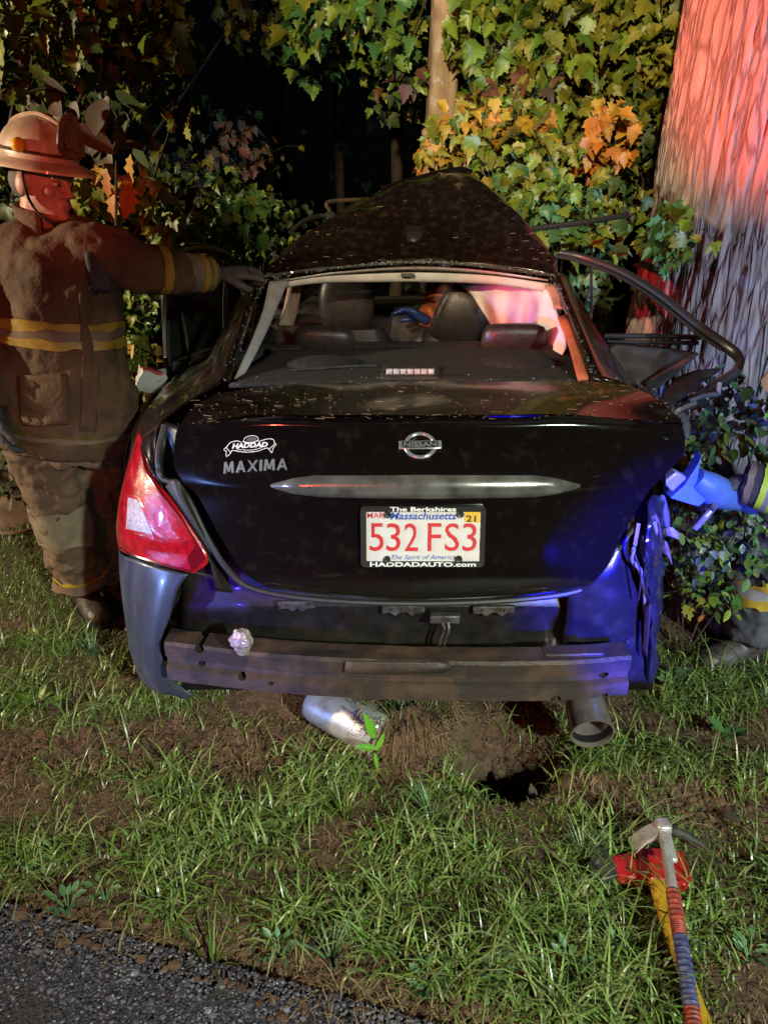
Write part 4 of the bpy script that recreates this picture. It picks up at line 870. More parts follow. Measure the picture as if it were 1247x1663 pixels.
def hand_mesh(mb, wrist, d, nrm, curl=.4, s=1., thumb=1):
    """palm, four unequal bent fingers and a thumb leaving the side of the palm"""
    d = V(d).normalized(); nrm = (V(nrm) - d * d.dot(V(nrm))).normalized(); x = d.cross(nrm)
    w_ = V(wrist)
    mb.tube([w_ - d * .02, w_ + d * .02, w_ + d * .06 * s, w_ + d * .095 * s], [(.03 * s, .022 * s), (.036 * s, .022 * s), (.044 * s, .02 * s), (.042 * s, .016 * s)], 14, up=nrm)
    for k, (off, L_, sp_) in enumerate(((-.031, .068, -.12), (-.011, .078, -.03), (.010, .074, .05), (.030, .06, .14))):
        b = w_ + d * .085 * s + x * off * s; dd = (d + x * sp_).normalized(); pts = [b - dd * .015]; ang = 0
        for seg in (.45, .32, .25):
            ang += curl; b = b + (dd * math.cos(ang) + nrm * math.sin(ang)) * L_ * seg * s; pts.append(b)
        mb.tube(pts, [.0115 * s, .0115 * s, .0105 * s, .009 * s], 8)
    b = w_ + d * .025 * s - x * .03 * s * thumb
    mb.tube([b, b - x * .03 * s * thumb + d * .025 * s + nrm * .012, b - x * .042 * s * thumb + d * .055 * s + nrm * .03, b - x * .04 * s * thumb + d * .075 * s + nrm * .04], [.016 * s, .015 * s, .0125 * s, .010 * s], 8)
def head_mesh(mb, c, f, scale=1.):
    """skull, jaw, brow, nose, mouth, ears; returns the local frame"""
    f = V(f).normalized(); s = f.cross(V((0, 0, 1))).normalized(); u = s.cross(f).normalized()
    q = Matrix((s, f, u)).transposed()
    def hp(a, b, z): return V(c) + (s * a + f * b + u * z) * scale
    def e(p, r): mb.ell(hp(*p), [k * scale for k in r], q, 16, 12)
    e((0, -.008, .03), (.078, .098, .092)); e((0, .012, -.035), (.066, .078, .075)); e((0, .048, -.082), (.042, .040, .034))
    e((0, .03, -.055), (.058, .055, .05))
    e((0, .084, .022), (.05, .016, .013))                               # brow
    for k in (-1, 1):
        e((k * .040, .060, -.02), (.022, .022, .022)); e((k * .080, -.012, -.005), (.011, .024, .034)); e((k * .017, .096, -.030), (.011, .012, .009))
    mb.tube([hp(0, .088, .018), hp(0, .104, -.006), hp(0, .117, -.026), hp(0, .098, -.035)], [.009 * scale, .011 * scale, .015 * scale, .010 * scale], 8)
    e((0, .084, -.058), (.026, .016, .007)); e((0, .083, -.070), (.024, .016, .007)); e((0, .080, -.098), (.022, .020, .014))
    mb.tube([hp(0, -.02, -.04), hp(0, -.03, -.12), hp(0, -.035, -.2)], [.058 * scale, .060 * scale, .07 * scale], 14)
    return hp, (s, f, u)
def helmet(parent, hp, ax, m='helmet', tilt=0., sm='shield', k=1.):
    s, f, u = ax; f = (f * math.cos(tilt) - u * math.sin(tilt)); u = s.cross(f).normalized(); c = hp(0, -.006, .062)
    def L(a, b, z): return c + (s * a + f * b + u * z) * k
    rs = []; n = 48
    for i in range(9):
        t = i / 8 * math.pi / 2; r = []
        for j in range(n):
            a = 2 * math.pi * j / n; rib = 1 + .022 * max(0, math.cos(a * 8)) ** 6 * math.cos(t)
            r.append(L(.108 * math.cos(t) * math.cos(a) * rib, .132 * math.cos(t) * math.sin(a) * rib, .02 + .118 * math.sin(t) ** .9))
        rs.append(r)
    shell = MB().rings(rs).build('helmet', m, parent, smooth=50)
    br = []
    for rr, dz in ((.98, .022), (1.0, .012), (1.28, .0), (1.42, -.010), (1.43, -.018), (1.28, -.010), (1.0, .002)):
        r = []
        for j in range(n):
            a = 2 * math.pi * j / n; back = 1 + (.30 * max(0, -math.sin(a)) ** 1.5) * (rr - 1) / .42 if rr > 1 else 1
            r.append(L(.110 * rr * math.cos(a), .134 * rr * math.sin(a) * back, dz - (.03 * max(0, -math.sin(a)) * (rr - 1) / .42 if rr > 1 else 0)))
        br.append(r)
    br.append(br[0]); MB().grid(br, True).build('brim', m, shell, smooth=50)
    MB().tube([L(0, -.13, .05), L(0, -.10, .115), L(0, 0, .146), L(0, .09, .122), L(0, .125, .085)], [(.012, .008)] * 5, 8, sub=4).build('comb', m, shell)
    pts = [(-.055, .045), (-.060, .075), (-.048, .13), (-.03, .155), (0, .165), (.03, .155), (.048, .13), (.060, .075), (.055, .045), (0, .03)]
    MB().prism([L(a, .150 - .25 * abs(a) - (z - .03) * .16, z) for a, z in pts], f * .006).build('front_shield', sm, shell, smooth=30)
    MB().prism([L(a * .55, .157 - .2 * abs(a) - (z - .03) * .16, z * .62 + .035) for a, z in pts], f * .004).build('shield_crest', 'shield', shell, smooth=30)
    for k_ in (-1, 1):
        MB().ell(L(k_ * .116, .03, .05), (.022, .03, .022)).build('side_lamp', 'yellow' if k_ > 0 else 'black', shell)
    MB().tube([L(.113 * math.cos(a), .138 * math.sin(a), .034) for a in np.linspace(0, 2 * math.pi, 33)], .0055, 6).build('helmet_band', sm, shell)
    return shell

# --- firefighter with an arm out to the car
ff = thing('person', 'firefighter in tan coat and pale helmet reaching out to touch the wrecked car', 'person', (-1.14, 2.7, 0))
hc = P(70, 298, 2.68); hb = MB(); fdir = V((.93, -.36, -.10))
hp, ax = head_mesh(hb, hc, fdir)
hb.tube([hp(0, -.035, -.18), W(-1.13, 2.7, 1.3), W(-1.13, 2.7, .95)], [.09, .16, .15], 14)
body = fuse(hb, 'body', 'skin', ff, .006, 2)
hr = MB(); hr.ell(hp(0, -.035, .005), (.081, .078, .07), Matrix(ax).transposed()); hr.build('hair', 'hair', ff)
for k in (-1, 1):
    MB().ell(hp(k * .031, .083, .004), (.012, .010, .0055)).build('eye', 'eye', body); MB().ell(hp(k * .031, .0945, .004), (.005, .004, .005)).build('pupil', 'ink', body)
    MB().tube([hp(k * .014, .103, .026), hp(k * .034, .097, .031), hp(k * .052, .080, .024)], [.0035, .0045, .003], 6).build('eyebrow', 'hair', body)
MB().tube([hp(-.019, .094, -.064), hp(0, .1005, -.063), hp(.019, .094, -.064)], .004, 6, sub=3).build('lips', 'lip', body)
helmet(ff, hp, ax, tilt=R(4), k=.98)
MB().tube([hp(.088, .0, .05), hp(.085, .012, -.03), hp(.066, .045, -.095), hp(.0, .078, -.128), hp(-.066, .045, -.095), hp(-.085, .012, -.03), hp(-.088, 0, .05)], [(.011, .004)] * 7, 8, sub=4).build('chin_strap', 'strap', ff)
# coat
def tor(px, py, hw, Y=2.70, dy=.8):
    c = P(px, py, Y); k = (Y * cp + (H - c.z) * sp) / F; return c, (hw * k, hw * k * dy)
T = [tor(78, 372, 44), tor(84, 388, 76), tor(90, 415, 103), tor(92, 460, 105), tor(95, 520, 101), tor(99, 580, 106), tor(106, 640, 115), tor(108, 700, 113), tor(108, 722, 108)]
cm = MB(); cm.tube([t[0] for t in T], [t[1] for t in T], 28, up=V((0, 1, 0)))
sh1, el1, wr1 = P(168, 412, 2.66), P(250, 440, 2.70), P(305, 443, 2.80)
cm.tube([P(110, 405, 2.68), sh1, lerp(sh1, el1, .5), el1, wr1], [.105, .098, .085, .079, .072], 16, sub=3)
sh2, el2, wr2 = P(22, 415, 2.66), P(-38, 560, 2.56), P(-6, 662, 2.50)
cm.tube([P(60, 405, 2.68), sh2, lerp(sh2, el2, .5), el2, wr2], [.105, .10, .088, .08, .066], 16, sub=3)
coat = fuse(cm, 'coat', 'coat', ff, .011, 5, .034)
# standing collar, storm flap, pockets, radio strap
cb = P(78, 372, 2.70); cl = []
for z, r in ((-.03, .105), (.03, .092), (.065, .094)):
    cl.append([cb + V((math.cos(a) * r * 1.0, math.sin(a) * r * .9, z + .02 * math.cos(a - 2.6))) for a in np.linspace(-.5, 4.9, 26)])
MB().grid(cl).build('collar', 'coat', ff, smooth=60, solid=.012)
def on_torso(px, py, off=.006, Y0=2.70):
    """front surface point of the coat under a pixel"""
    T_ = sorted(T, key=lambda t: abs(t[0].z - P(px, py, Y0 - .2).z))[:2]; w0 = abs(T_[1][0].z - P(px, py, 2.5).z); w1 = abs(T_[0][0].z - P(px, py, 2.5).z)
    t = w1 / (w0 + w1 + 1e-6); c = lerp(T_[0][0], T_[1][0], t); rx = lerp(T_[0][1][0], T_[1][1][0], t); ry = lerp(T_[0][1][1], T_[1][1][1], t)
    p = P(px, py, 2.55); dx = max(-.97, min(.97, (p.x - c.x) / rx)); y = c.y - ry * math.sqrt(1 - dx * dx) - off
    return V((P(px, py, y).x, y, P(px, py, y).z))
def strip(name, pl, pr, m, off=.008, solid=.007, par=None):
    a = crom([on_torso(*p, off) for p in pl], 5); b = crom([on_torso(*p, off) for p in pr], 5)
    mid = [(x + y) / 2 + V((0, -.004, 0)) for x, y in zip(a, b)]
    o = MB().grid([[lerp(x, y, k / 8) for k in range(9)] for x, y in zip(a, b)]).build(name, m, par or ff, smooth=60)
    s = o.modifiers.new('wrap', 'SHRINKWRAP'); s.target = coat; s.offset = off; s.wrap_method = 'NEAREST_SURFACEPOINT'; s.wrap_mode = 'ON_SURFACE'
    s2 = o.modifiers.new('thick', 'SOLIDIFY'); s2.thickness = solid; s2.offset = 0
    return o
strip('storm_flap', [(118, 410), (128, 470), (132, 540), (134, 620), (130, 700)], [(146, 410), (154, 470), (158, 540), (160, 620), (156, 700)], 'coat')
strip('coat_pocket', [(30, 610), (36, 650), (40, 690)], [(108, 606), (112, 650), (112, 690)], 'coat', .012, .01)
MB().box(on_torso(160, 440, .035), (.075, .05, .13), Matrix.Rotation(.5, 3, 'Z')).build('radio_pouch', 'darkcoat', ff, bevel=.012)
MB().tube([on_torso(158, 440, .05), on_torso(165, 462, .05), on_torso(156, 476, .045), on_torso(146, 468, .04)], .005, 6, sub=4).build('coiled_cord', 'strap', ff)
MB().tube([on_torso(170, 488, .02), on_torso(176, 520, .02), on_torso(180, 534, .022)], [.008, .01, .007], 6).build('coat_clasp', 'refy', ff)
# reflective bands
def tband(py0, py1, m, off):
    p = [];
    for py in np.linspace(py0, py1, 3):
        i = max(k for k in range(len(T) - 1) if P(0, py, 2.7).z <= T[k][0].z + 1e-6); a, b = T[i], T[i + 1]; t = (P(0, py, 2.7).z - a[0].z) / (b[0].z - a[0].z)
        p.append((lerp(a[0], b[0], t), (lerp(a[1][0], b[1][0], t) + .012, lerp(a[1][1], b[1][1], t) + .012)))
    band([x[0] for x in p], [x[1] for x in p], m, coat, coat, off).modifiers['wrap'].offset = off
for p in T: pass
def tband2(py0, py1, m, off):
    a, b = tor(94, py0, 118), tor(95, py1, 118)
    mb = MB().tube([a[0], (a[0] + b[0]) / 2, b[0]], [(a[1][0], a[1][1])] * 3, 48, up=V((0, 1, 0)), caps=False)
    o = mb.build('reflective_stripe', m, coat, smooth=180)
    s = o.modifiers.new('wrap', 'SHRINKWRAP'); s.target = coat; s.offset = off; s.wrap_method = 'NEAREST_SURFACEPOINT'; s.wrap_mode = 'OUTSIDE_SURFACE'
tband2(512, 525, 'refy', .006); tband2(525, 537, 'refd', .005); tband2(537, 550, 'refy', .006)
a, b = tor(106, 678, 122), tor(107, 700, 122)
for t0, t1, m in ((0, .36, 'refshade'), (.36, .64, 'refd'), (.64, 1, 'refshade')):
    mb = MB().tube([lerp(a[0], b[0], t0), lerp(a[0], b[0], t1)], [a[1], a[1]], 48, up=V((0, 1, 0)), caps=False); o = mb.build('reflective_stripe', m, coat, smooth=180)
    s = o.modifiers.new('wrap', 'SHRINKWRAP'); s.target = coat; s.offset = .005; s.wrap_method = 'NEAREST_SURFACEPOINT'; s.wrap_mode = 'OUTSIDE_SURFACE'
def limb_band(a, b, t0, t1, r, m, target, par):
    mb = MB().tube(along(a, b, t0, t1), [r] * 3, 24, caps=False); o = mb.build('reflective_stripe', m, par, smooth=180)
    s = o.modifiers.new('wrap', 'SHRINKWRAP'); s.target = target; s.offset = .005; s.wrap_method = 'NEAREST_SURFACEPOINT'; s.wrap_mode = 'OUTSIDE_SURFACE'
el0 = lerp(sh1, el1, .55)
limb_band(el1, wr1, -.02, .22, .095, 'refy', coat, coat)
# gauntlet glove on the outstretched hand
gm_ = MB(); w1 = P(352, 446, 2.88)
gm_.tube([lerp(wr1, w1, -.15), lerp(wr1, w1, .2), lerp(wr1, w1, .7), w1], [.070, .068, .060, .042], 16, sub=3)
gt = fuse(gm_, 'glove_cuff', 'cuff', ff, .007, 3, .012)
for t0, t1 in ((.30, .46), (.62, .78)): limb_band(wr1, w1, t0, t1, .085, 'refy', gt, gt)
gh = MB(); hand_mesh(gh, P(356, 446, 2.885), P(428, 440, 2.93) - P(356, 446, 2.885), V((.1, .35, -1)), .22, 1.12, 1); fuse(gh, 'glove', 'glove', ff, .0045, 2)
gh = MB(); hand_mesh(gh, P(-4, 668, 2.50), V((.1, -.1, -1)), V((.7, .3, 0)), .45, 1.1, -1); fuse(gh, 'glove', 'glove', ff, .0045, 2)
# trousers and boots
tm = MB(); hipc = P(106, 690, 2.70)
tm.tube([P(106, 650, 2.7), hipc, P(106, 735, 2.7)], [(.225, .17), (.235, .18), (.215, .165)], 24, up=V((0, 1, 0)))
LA = [P(66, 715, 2.66), P(88, 780, 2.68), P(106, 845, 2.72), P(124, 900, 2.78), P(136, 942, 2.82)]; LB = [P(150, 715, 2.78), P(158, 775, 2.83), P(162, 835, 2.88), P(168, 885, 2.93), P(172, 925, 2.96)]
for L_ in (LA, LB): tm.tube(L_, [.135, .122, .112, .108, .112], 18, sub=3)
pants = fuse(tm, 'trousers', 'pants', ff, .009, 4, .05)
for L_ in (LA, LB):
    for t0, t1, m in ((.50, .62, 'refy'), (.66, .98, 'refd')): limb_band(L_[3], L_[4], t0 * .9, t1 * .9, .13, m, pants, pants)
def knee_pad(L_):
    c = L_[2]; g_ = [[c + V((math.sin(a) * .128, -math.cos(a) * .128, z)) for a in np.linspace(-1.1, 1.3, 10)] for z in (.09, .03, -.03, -.10)]
    o = MB().grid(g_).build('knee_patch', 'cuff', pants, smooth=60)
    s = o.modifiers.new('wrap', 'SHRINKWRAP'); s.target = pants; s.offset = .006; s.wrap_mode = 'OUTSIDE_SURFACE'
knee_pad(LA)
def boot(ank, d, name='boot', par=None):
    d = V(d).normalized(); g_ = V((ank.x, ank.y, float(hz(ank.x, ank.y)))); m_ = MB()
    m_.tube([V(ank), g_ + V((0, 0, .16)), g_ + V((0, 0, .07))], [.075, .066, .06], 14)
    m_.tube([g_ - d * .07 + V((0, 0, .05)), g_ + V((0, 0, .055)) + d * .03, g_ + d * .12 + V((0, 0, .048)), g_ + d * .185 + V((0, 0, .04)), g_ + d * .21 + V((0, 0, .035))], [(.042, .05), (.05, .06), (.054, .048), (.046, .04), (.02, .02)], 14, sub=2)
    bt = fuse(m_, name, 'boot', par, .007, 2)
    so_ = []
    for z in (.0, .028): so_.append([g_ + d * (.06 + .155 * math.cos(a)) + d.cross(V((0, 0, 1))) * (.058 * math.sin(a)) + V((0, 0, z - .004)) for a in np.linspace(0, 2 * math.pi, 25)[:-1]])
    MB().rings(so_).build('sole', 'rubber', bt)
boot(LA[-1], (.6, -.8, 0), par=ff); boot(LB[-1], (.75, -.65, 0), par=ff)

# --- rescuer kneeling on the struck side
kr = thing('person', 'kneeling rescuer in dark turnout gear holding a blue rescue tool', 'person', (1.75, 2.5, 0))
hb = MB(); khc = V((1.44, 2.42, 1.085)); hp2, ax2 = head_mesh(hb, khc, (-.93, -.15, -.35)); hb.tube([hp2(0, -.035, -.17), V((1.72, 2.5, .85)), V((1.85, 2.52, .55))], [.09, .15, .15], 12)
fuse(hb, 'body', 'skin', kr, .008, 2)
helmet(kr, hp2, ax2, 'helmet', R(2), 'shield', 1.04)
cm = MB(); cm.tube([V((1.64, 2.46, .99)), V((1.68, 2.48, .93)), V((1.74, 2.50, .80)), V((1.84, 2.52, .62)), V((1.90, 2.54, .46))], [(.12, .12), (.21, .16), (.235, .175), (.24, .18), (.25, .19)], 24, up=V((1, 0, .5)))
kw = P(1204, 782, 2.28); ke = P(1290, 800, 2.22); cm.tube([V((1.66, 2.34, .92)), lerp(V((1.66, 2.34, .92)), ke, .6), ke, kw], [.10, .09, .082, .066], 16, sub=3)
kw2 = P(1225, 800, 2.45); cm.tube([V((1.64, 2.62, .92)), V((1.6, 2.66, .7)), kw2], [.10, .085, .066], 16, sub=3)
kc = fuse(cm, 'coat', 'darkcoat', kr, .011, 4, .03)
for t0, t1, m in ((.35, .47, 'limey'), (.47, .58, 'refs'), (.58, .70, 'limey')): limb_band(ke, kw, t0, t1, .095, m, kc, kc)
limb_band(ke, kw, .84, .98, .085, 'cuff', kc, kc)
gh = MB(); hand_mesh(gh, P(1200, 783, 2.28), P(1150, 800, 2.26) - P(1200, 783, 2.28), (0, -.2, -1), .6, 1.1, 1); fuse(gh, 'glove', 'glove', kr, .005, 2)
gh = MB(); hand_mesh(gh, kw2, P(1170, 815, 2.34) - kw2, (0, -.3, 1), .6, 1.1, -1); fuse(gh, 'glove', 'glove', kr, .005, 2)
tm = MB(); tm.tube([V((1.92, 2.55, .5)), V((1.88, 2.54, .42))], .2, 16)
tm.tube([V((1.90, 2.45, .42)), V((1.60, 2.42, .43)), V((1.375, 2.40, .45)), V((1.36, 2.42, .36)), V((1.37, 2.43, .2)), V((1.38, 2.44, .12))], [.14, .125, .108, .10, .095, .098], 16, sub=3)
tm.tube([V((1.90, 2.66, .42)), V((1.55, 2.64, .22)), V((1.30, 2.60, .12)), V((1.55, 2.64, .10)), V((1.95, 2.70, .09))], [.14, .125, .105, .10, .09], 16, sub=3)
kp = fuse(tm, 'trousers', 'darkcoat', kr, .011, 4, .05)
for t0, t1, m in ((-.35, .02, 'refy'), (.02, .30, 'refs'), (.30, .67, 'refy')): limb_band(V((1.36, 2.42, .36)), V((1.365, 2.425, .25)), t0, t1, .125, m, kp, kp)
boot(V((1.38, 2.44, .12)), (-1, -.35, 0), par=kr)
bm_ = MB().tube([V((1.93, 2.70, .09)), V((2.05, 2.71, .08)), V((2.15, 2.72, .05))], [.08, .075, .04], 14); bm_.build('boot', 'boot', kr)
# --- the rescue tool in the rescuer's hands
rt = thing('rescue_tool', 'blue hydraulic spreader held by the kneeling rescuer beside the torn fender', 'rescue tool', P(1150, 830, 2.26))
MB().tube([P(1128, 776, 2.24), P(1150, 792, 2.25), P(1172, 803, 2.27), P(1200, 812, 2.3), P(1222, 822, 2.33)], [.034, .052, .05, .036, .03], 18, sub=2).build('tool_body', 'toolblue', rt)
MB().prism([P(1139, 738, 2.22), P(1134, 752, 2.22), P(1110, 790, 2.2), P(1088, 809, 2.19), P(1134, 823, 2.2), P(1154, 806, 2.22), P(1130, 790, 2.22)], (0, .05, 0)).build('tool_guard', 'toolblue', rt, bevel=.006, smooth=30)
MB().prism([P(1076, 784, 2.2), P(1098, 766, 2.2), P(1116, 776, 2.21), P(1092, 800, 2.2)], (0, .045, 0)).build('spreader_arm', 'steel', rt, bevel=.006)
MB().tube([P(1128, 858, 2.24), P(1146, 838, 2.22), P(1160, 820, 2.23)], [.010, .011, .011], 10).build('tool_handle', 'steel', rt)
MB().tube([P(1132, 836, 2.26), P(1128, 850, 2.25), P(1130, 860, 2.24)], .008, 8, sub=2).build('tool_handle', 'bracket', rt)
MB().tube([P(1222, 822, 2.33), P(1250, 850, 2.36), P(1290, 930, 2.42), G(1330, 1000), G(1420, 1000)], .011, 8, sub=6).build('hose', 'rubber', rt)
# --- attendant working inside the cabin
at = thing('person', 'attendant in orange jacket with blue glove working inside the crushed cabin', 'person', (.36, 3.98, 0))
hb = MB(); hp3, ax3 = head_mesh(hb, V((.40, 4.0, 1.46)), (-.6, -.8, -.2)); hb.tube([hp3(0, -.03, -.17), V((.42, 4.05, 1.0)), V((.42, 4.05, .6)), V((.42, 4.05, .4))], [.09, .14, .15, .15], 12); fuse(hb, 'body', 'skin', at, .009, 2)
cm = MB(); cm.tube([V((.41, 4.02, 1.32)), V((.41, 4.03, 1.24)), V((.42, 4.05, 1.0)), V((.42, 4.05, .6))], [(.10, .10), (.2, .15), (.21, .16), (.2, .16)], 20, up=V((0, 1, 0)))
cm.tube([V((.33, 3.95, 1.24)), P(712, 500, 3.75), P(690, 518, 3.62)], [.085, .07, .055], 14, sub=3); fuse(cm, 'jacket', 'cloth_orange', at, .012, 3, .03)
gh = MB(); hand_mesh(gh, P(690, 518, 3.62), V((-.75, -.1, .35)), (0, -.3, -1), .35, 1.05, 1); fuse(gh, 'glove', 'nitrile', at, .005, 2)

# --- another firefighter on the road beside the photographer (seen only as a reflection in the paint)
def copy_tree(o, parent, mp_):
    n = o.copy(); col.objects.link(n); n.parent = parent; mp_[o] = n
    for ch in o.children: copy_tree(ch, n, mp_)
    return n
mp_ = {}; f2 = copy_tree(ff, None, mp_)
for n in mp_.values():
    for md in n.modifiers:
        if md.type == 'SHRINKWRAP': md.target = mp_.get(md.target, md.target)
f2.location = (2.5, -.1, 0); f2.rotation_euler = (0, 0, R(200)); f2['label'] = 'firefighter on the road side, mirrored in the black trunk lid'
# ------------------------------------------------------------------ trees and shrubs
def maple():
    pts = [(0, -.02), (.12, .0), (.30, -.07), (.34, .06), (.48, .17), (.42, .26), (.53, .44), (.38, .43), (.27, .46), (.29, .64), (.19, .66), (.12, .82), (0, .98)]
    o = [(x, y) for x, y in pts] + [(-x, y) for x, y in pts[-2:0:-1]]
    v = [(0, .22, .0)] + [(x, y, .12 * abs(x) - .12 * (y - .3) ** 2) for x, y in o]; n = len(o)
    return v, [(0, 1 + i, 1 + (i + 1) % n) for i in range(n)]
def oak():
    pts = [(0, 0), (.10, .14), (.24, .20), (.15, .32), (.32, .46), (.18, .54), (.26, .74), (.12, .78), (0, .98)]
    o = pts + [(-x, y) for x, y in pts[-2:0:-1]]; v = [(0, .45, 0)] + [(x, y, .10 * abs(x) - .15 * (y - .4) ** 2) for x, y in o]; n = len(o)
    return v, [(0, 1 + i, 1 + (i + 1) % n) for i in range(n)]
def oval():
    pts = [(0, 0), (.18, .12), (.30, .35), (.27, .6), (.14, .84), (0, 1)]
    o = pts + [(-x, y) for x, y in pts[-2:0:-1]]; v = [(0, .45, -.03)] + [(x, y, .16 * abs(x) - .15 * (y - .4) ** 2) for x, y in o]; n = len(o)
    return v, [(0, 1 + i, 1 + (i + 1) % n) for i in range(n)]
def curl(vf, kx, ky, tw):
    return [(x * (1 - .12 * abs(tw)), y + .06 * tw * x, z + kx * x * x + ky * (y - .3) ** 2 + tw * x * y) for x, y, z in vf[0]], vf[1]
SH = {'oak': oak(), 'oval': oval()}
MV = []
for k, (a_, b_, c_) in enumerate(((0, 0, .1), (.7, -.4, .3), (-.5, -.5, -.4), (1.1, .2, -.2), (.3, -.8, .6))): SH['maple%d' % k] = curl(maple(), a_, b_, c_); MV.append('maple%d' % k)
SH['maple'] = SH['maple0']
LM = {}
def leaf_mesh(shape, m):
    if (shape, m) not in LM:
        mb = MB(); mb.v, mb.f = [tuple(p) for p in SH[shape][0]], SH[shape][1]; LM[shape, m] = mb.mesh('leaf', m, 180)
    return LM[shape, m]
def leaf_mx(p, s, face, roll=None, spread=.8):
    n = (V(face).normalized() + V((random.gauss(0, spread), random.gauss(0, spread), random.gauss(0, spread))) * .8).normalized()
    dn = V((random.gauss(0, .6), random.gauss(0, .4), -1)) if roll is None else V(roll)
    y = (dn - n * dn.dot(n)).normalized(); x = y.cross(n)
    return Matrix.Translation(p) @ Matrix((x, y, n)).transposed().to_4x4() @ Matrix.Diagonal((s * random.uniform(.8, 1.15), s, s, 1))
def put_leaves(root, spec, limit=290):
    """spec: (matrix, shape, material); the first are leaves of their own, the rest one mass of small foliage"""
    Li = Matrix.Translation(-root.location)
    for mx, sh, m in spec[:limit]:
        o = bpy.data.objects.new('leaf', leaf_mesh(sh, m)); col.objects.link(o); o.parent = root; o.matrix_local = Li @ mx
    by = {}
    for mx, sh, m in spec[limit:]: by.setdefault(m, MB()); vs, fs = SH[sh]; b = by[m]; k = len(b.v); b.v += [tuple(mx @ V(p)) for p in vs]; b.f += [tuple(k + i for i in f) for f in fs]
    for m, b in by.items(): b.build('foliage', m, root, smooth=180, kind='stuff', fix=False)
def shrub(name, label, cat, base, clumps, group=None, limit=290, stem_r=.012, face=(-.2, -1, .35)):
    """clumps: (px, py, Y, half width px, half height px, count, leaf size, materials, shape)"""
    root = thing(name, label, cat, base, group); spec = []; tw = MB(); base = V(base)
    for px, py, Y, rx, ry, n, s, ms, shp in clumps:
        n = int(n * 1.3); s *= .87; c = P(px, py, Y); k = Y * 1.02 / F
        mid = lerp(base, c, .55) + V((random.uniform(-.1, .1), random.uniform(-.05, .1), .1))
        tw.tube([base, mid, c], [stem_r, stem_r * .7, stem_r * .4], 6, sub=3)
        for i in range(n):
            while 1:
                a, b, d = random.uniform(-1, 1), random.uniform(-1, 1), random.uniform(-1, 1)
                if a * a + b * b + d * d < 1: break
            q = c + V((a * rx * k, d * .28, b * ry * k))
            if i % 9 == 0: tw.tube([c + V((random.uniform(-.04, .04), 0, random.uniform(-.04, .04))), lerp(c, q, .5) + V((0, 0, .02)), q], [stem_r * .35, stem_r * .25, .0015], 5)
            spec.append((leaf_mx(q, s * random.lognormvariate(0, .22), face), (lambda q_: random.choice(MV) if q_ == 'maple' else q_)(shp if isinstance(shp, str) else random.choice(shp)), random.choice(ms)))
    random.shuffle(spec)
    spec.sort(key=lambda t: t[0].translation.y)          # leaves in front come first
    put_leaves(root, spec, limit)
    tw.build('branches', 'twig', root, smooth=60)
    return root
def trunk_rings(path, radii, ridge, nridge, n=72, steps=60, seed=0., flare=0.):
    pc = crom([V(p) for p in path], steps // (len(path) - 1)); N = len(pc); rs = []
    for i, p in enumerate(pc):
        t = i / (N - 1) * (len(radii) - 1); k = min(int(t), len(radii) - 2); r = lerp(radii[k], radii[k + 1], t - k); ring = []
        for j in range(n):
            a = 2 * math.pi * j / n; q = V((math.cos(a), math.sin(a), 0))
            wob = mn.noise(V((p.z * 2.2 + seed, q.x * 3, q.y * 3))) * .8
            v = abs(mn.noise(V((q.x * nridge + wob, q.y * nridge + wob, p.z * 1.9 + seed)))) + .5 * abs(mn.noise(V((q.x * nridge * 2, q.y * nridge * 2, p.z * 6 + seed))))
            fl = flare * max(0, .9 - p.z) ** 2 * (1 + .8 * math.cos(a * 4 + seed))
            ring.append(p + q * (r + fl + ridge * (min(v, .5) - .25) + .03 * mn.noise(V((q.x, q.y, p.z * .8 + seed)))))
        rs.append(ring)
    return MB().rings(rs)
# the big tree the car struck
bt = thing('oak_tree', 'broad old trunk with deeply furrowed grey bark that the car struck', 'tree', (1.85, 3.95, 0))
trunk_rings([(1.80, 3.92, -.05), (1.81, 3.93, .7), (1.83, 3.94, 1.5), (1.85, 3.95, 2.3), (1.87, 3.96, 3.2), (1.95, 4.0, 6)], [.60, .55, .51, .485, .465, .40], .04, 13, 360, 260, 2., .025).build('trunk', 'bark', bt, smooth=180)
for a, z in ((.4, 4.2), (2.4, 4.8), (4.2, 5.3)):
    MB().tube([V((2.13, 4, z)), V((2.13 + math.cos(a) * .8, 4 + math.sin(a) * .8, z + .9)), V((2.13 + math.cos(a) * 2, 4 + math.sin(a) * 2, z + 1.9))], [.16, .11, .05], 10, sub=3).build('limb', 'bark', bt)
spec = []
for k in range(900):
    a = random.random() * 6.28; r = random.uniform(.4, 2.6); spec.append((leaf_mx(V((2.13 + r * math.cos(a), 4 + r * math.sin(a), random.uniform(5, 7.5))), .13, (0, -.5, 1)), 'oak', random.choice(['green', 'olive'])))
put_leaves(bt, spec, 0)
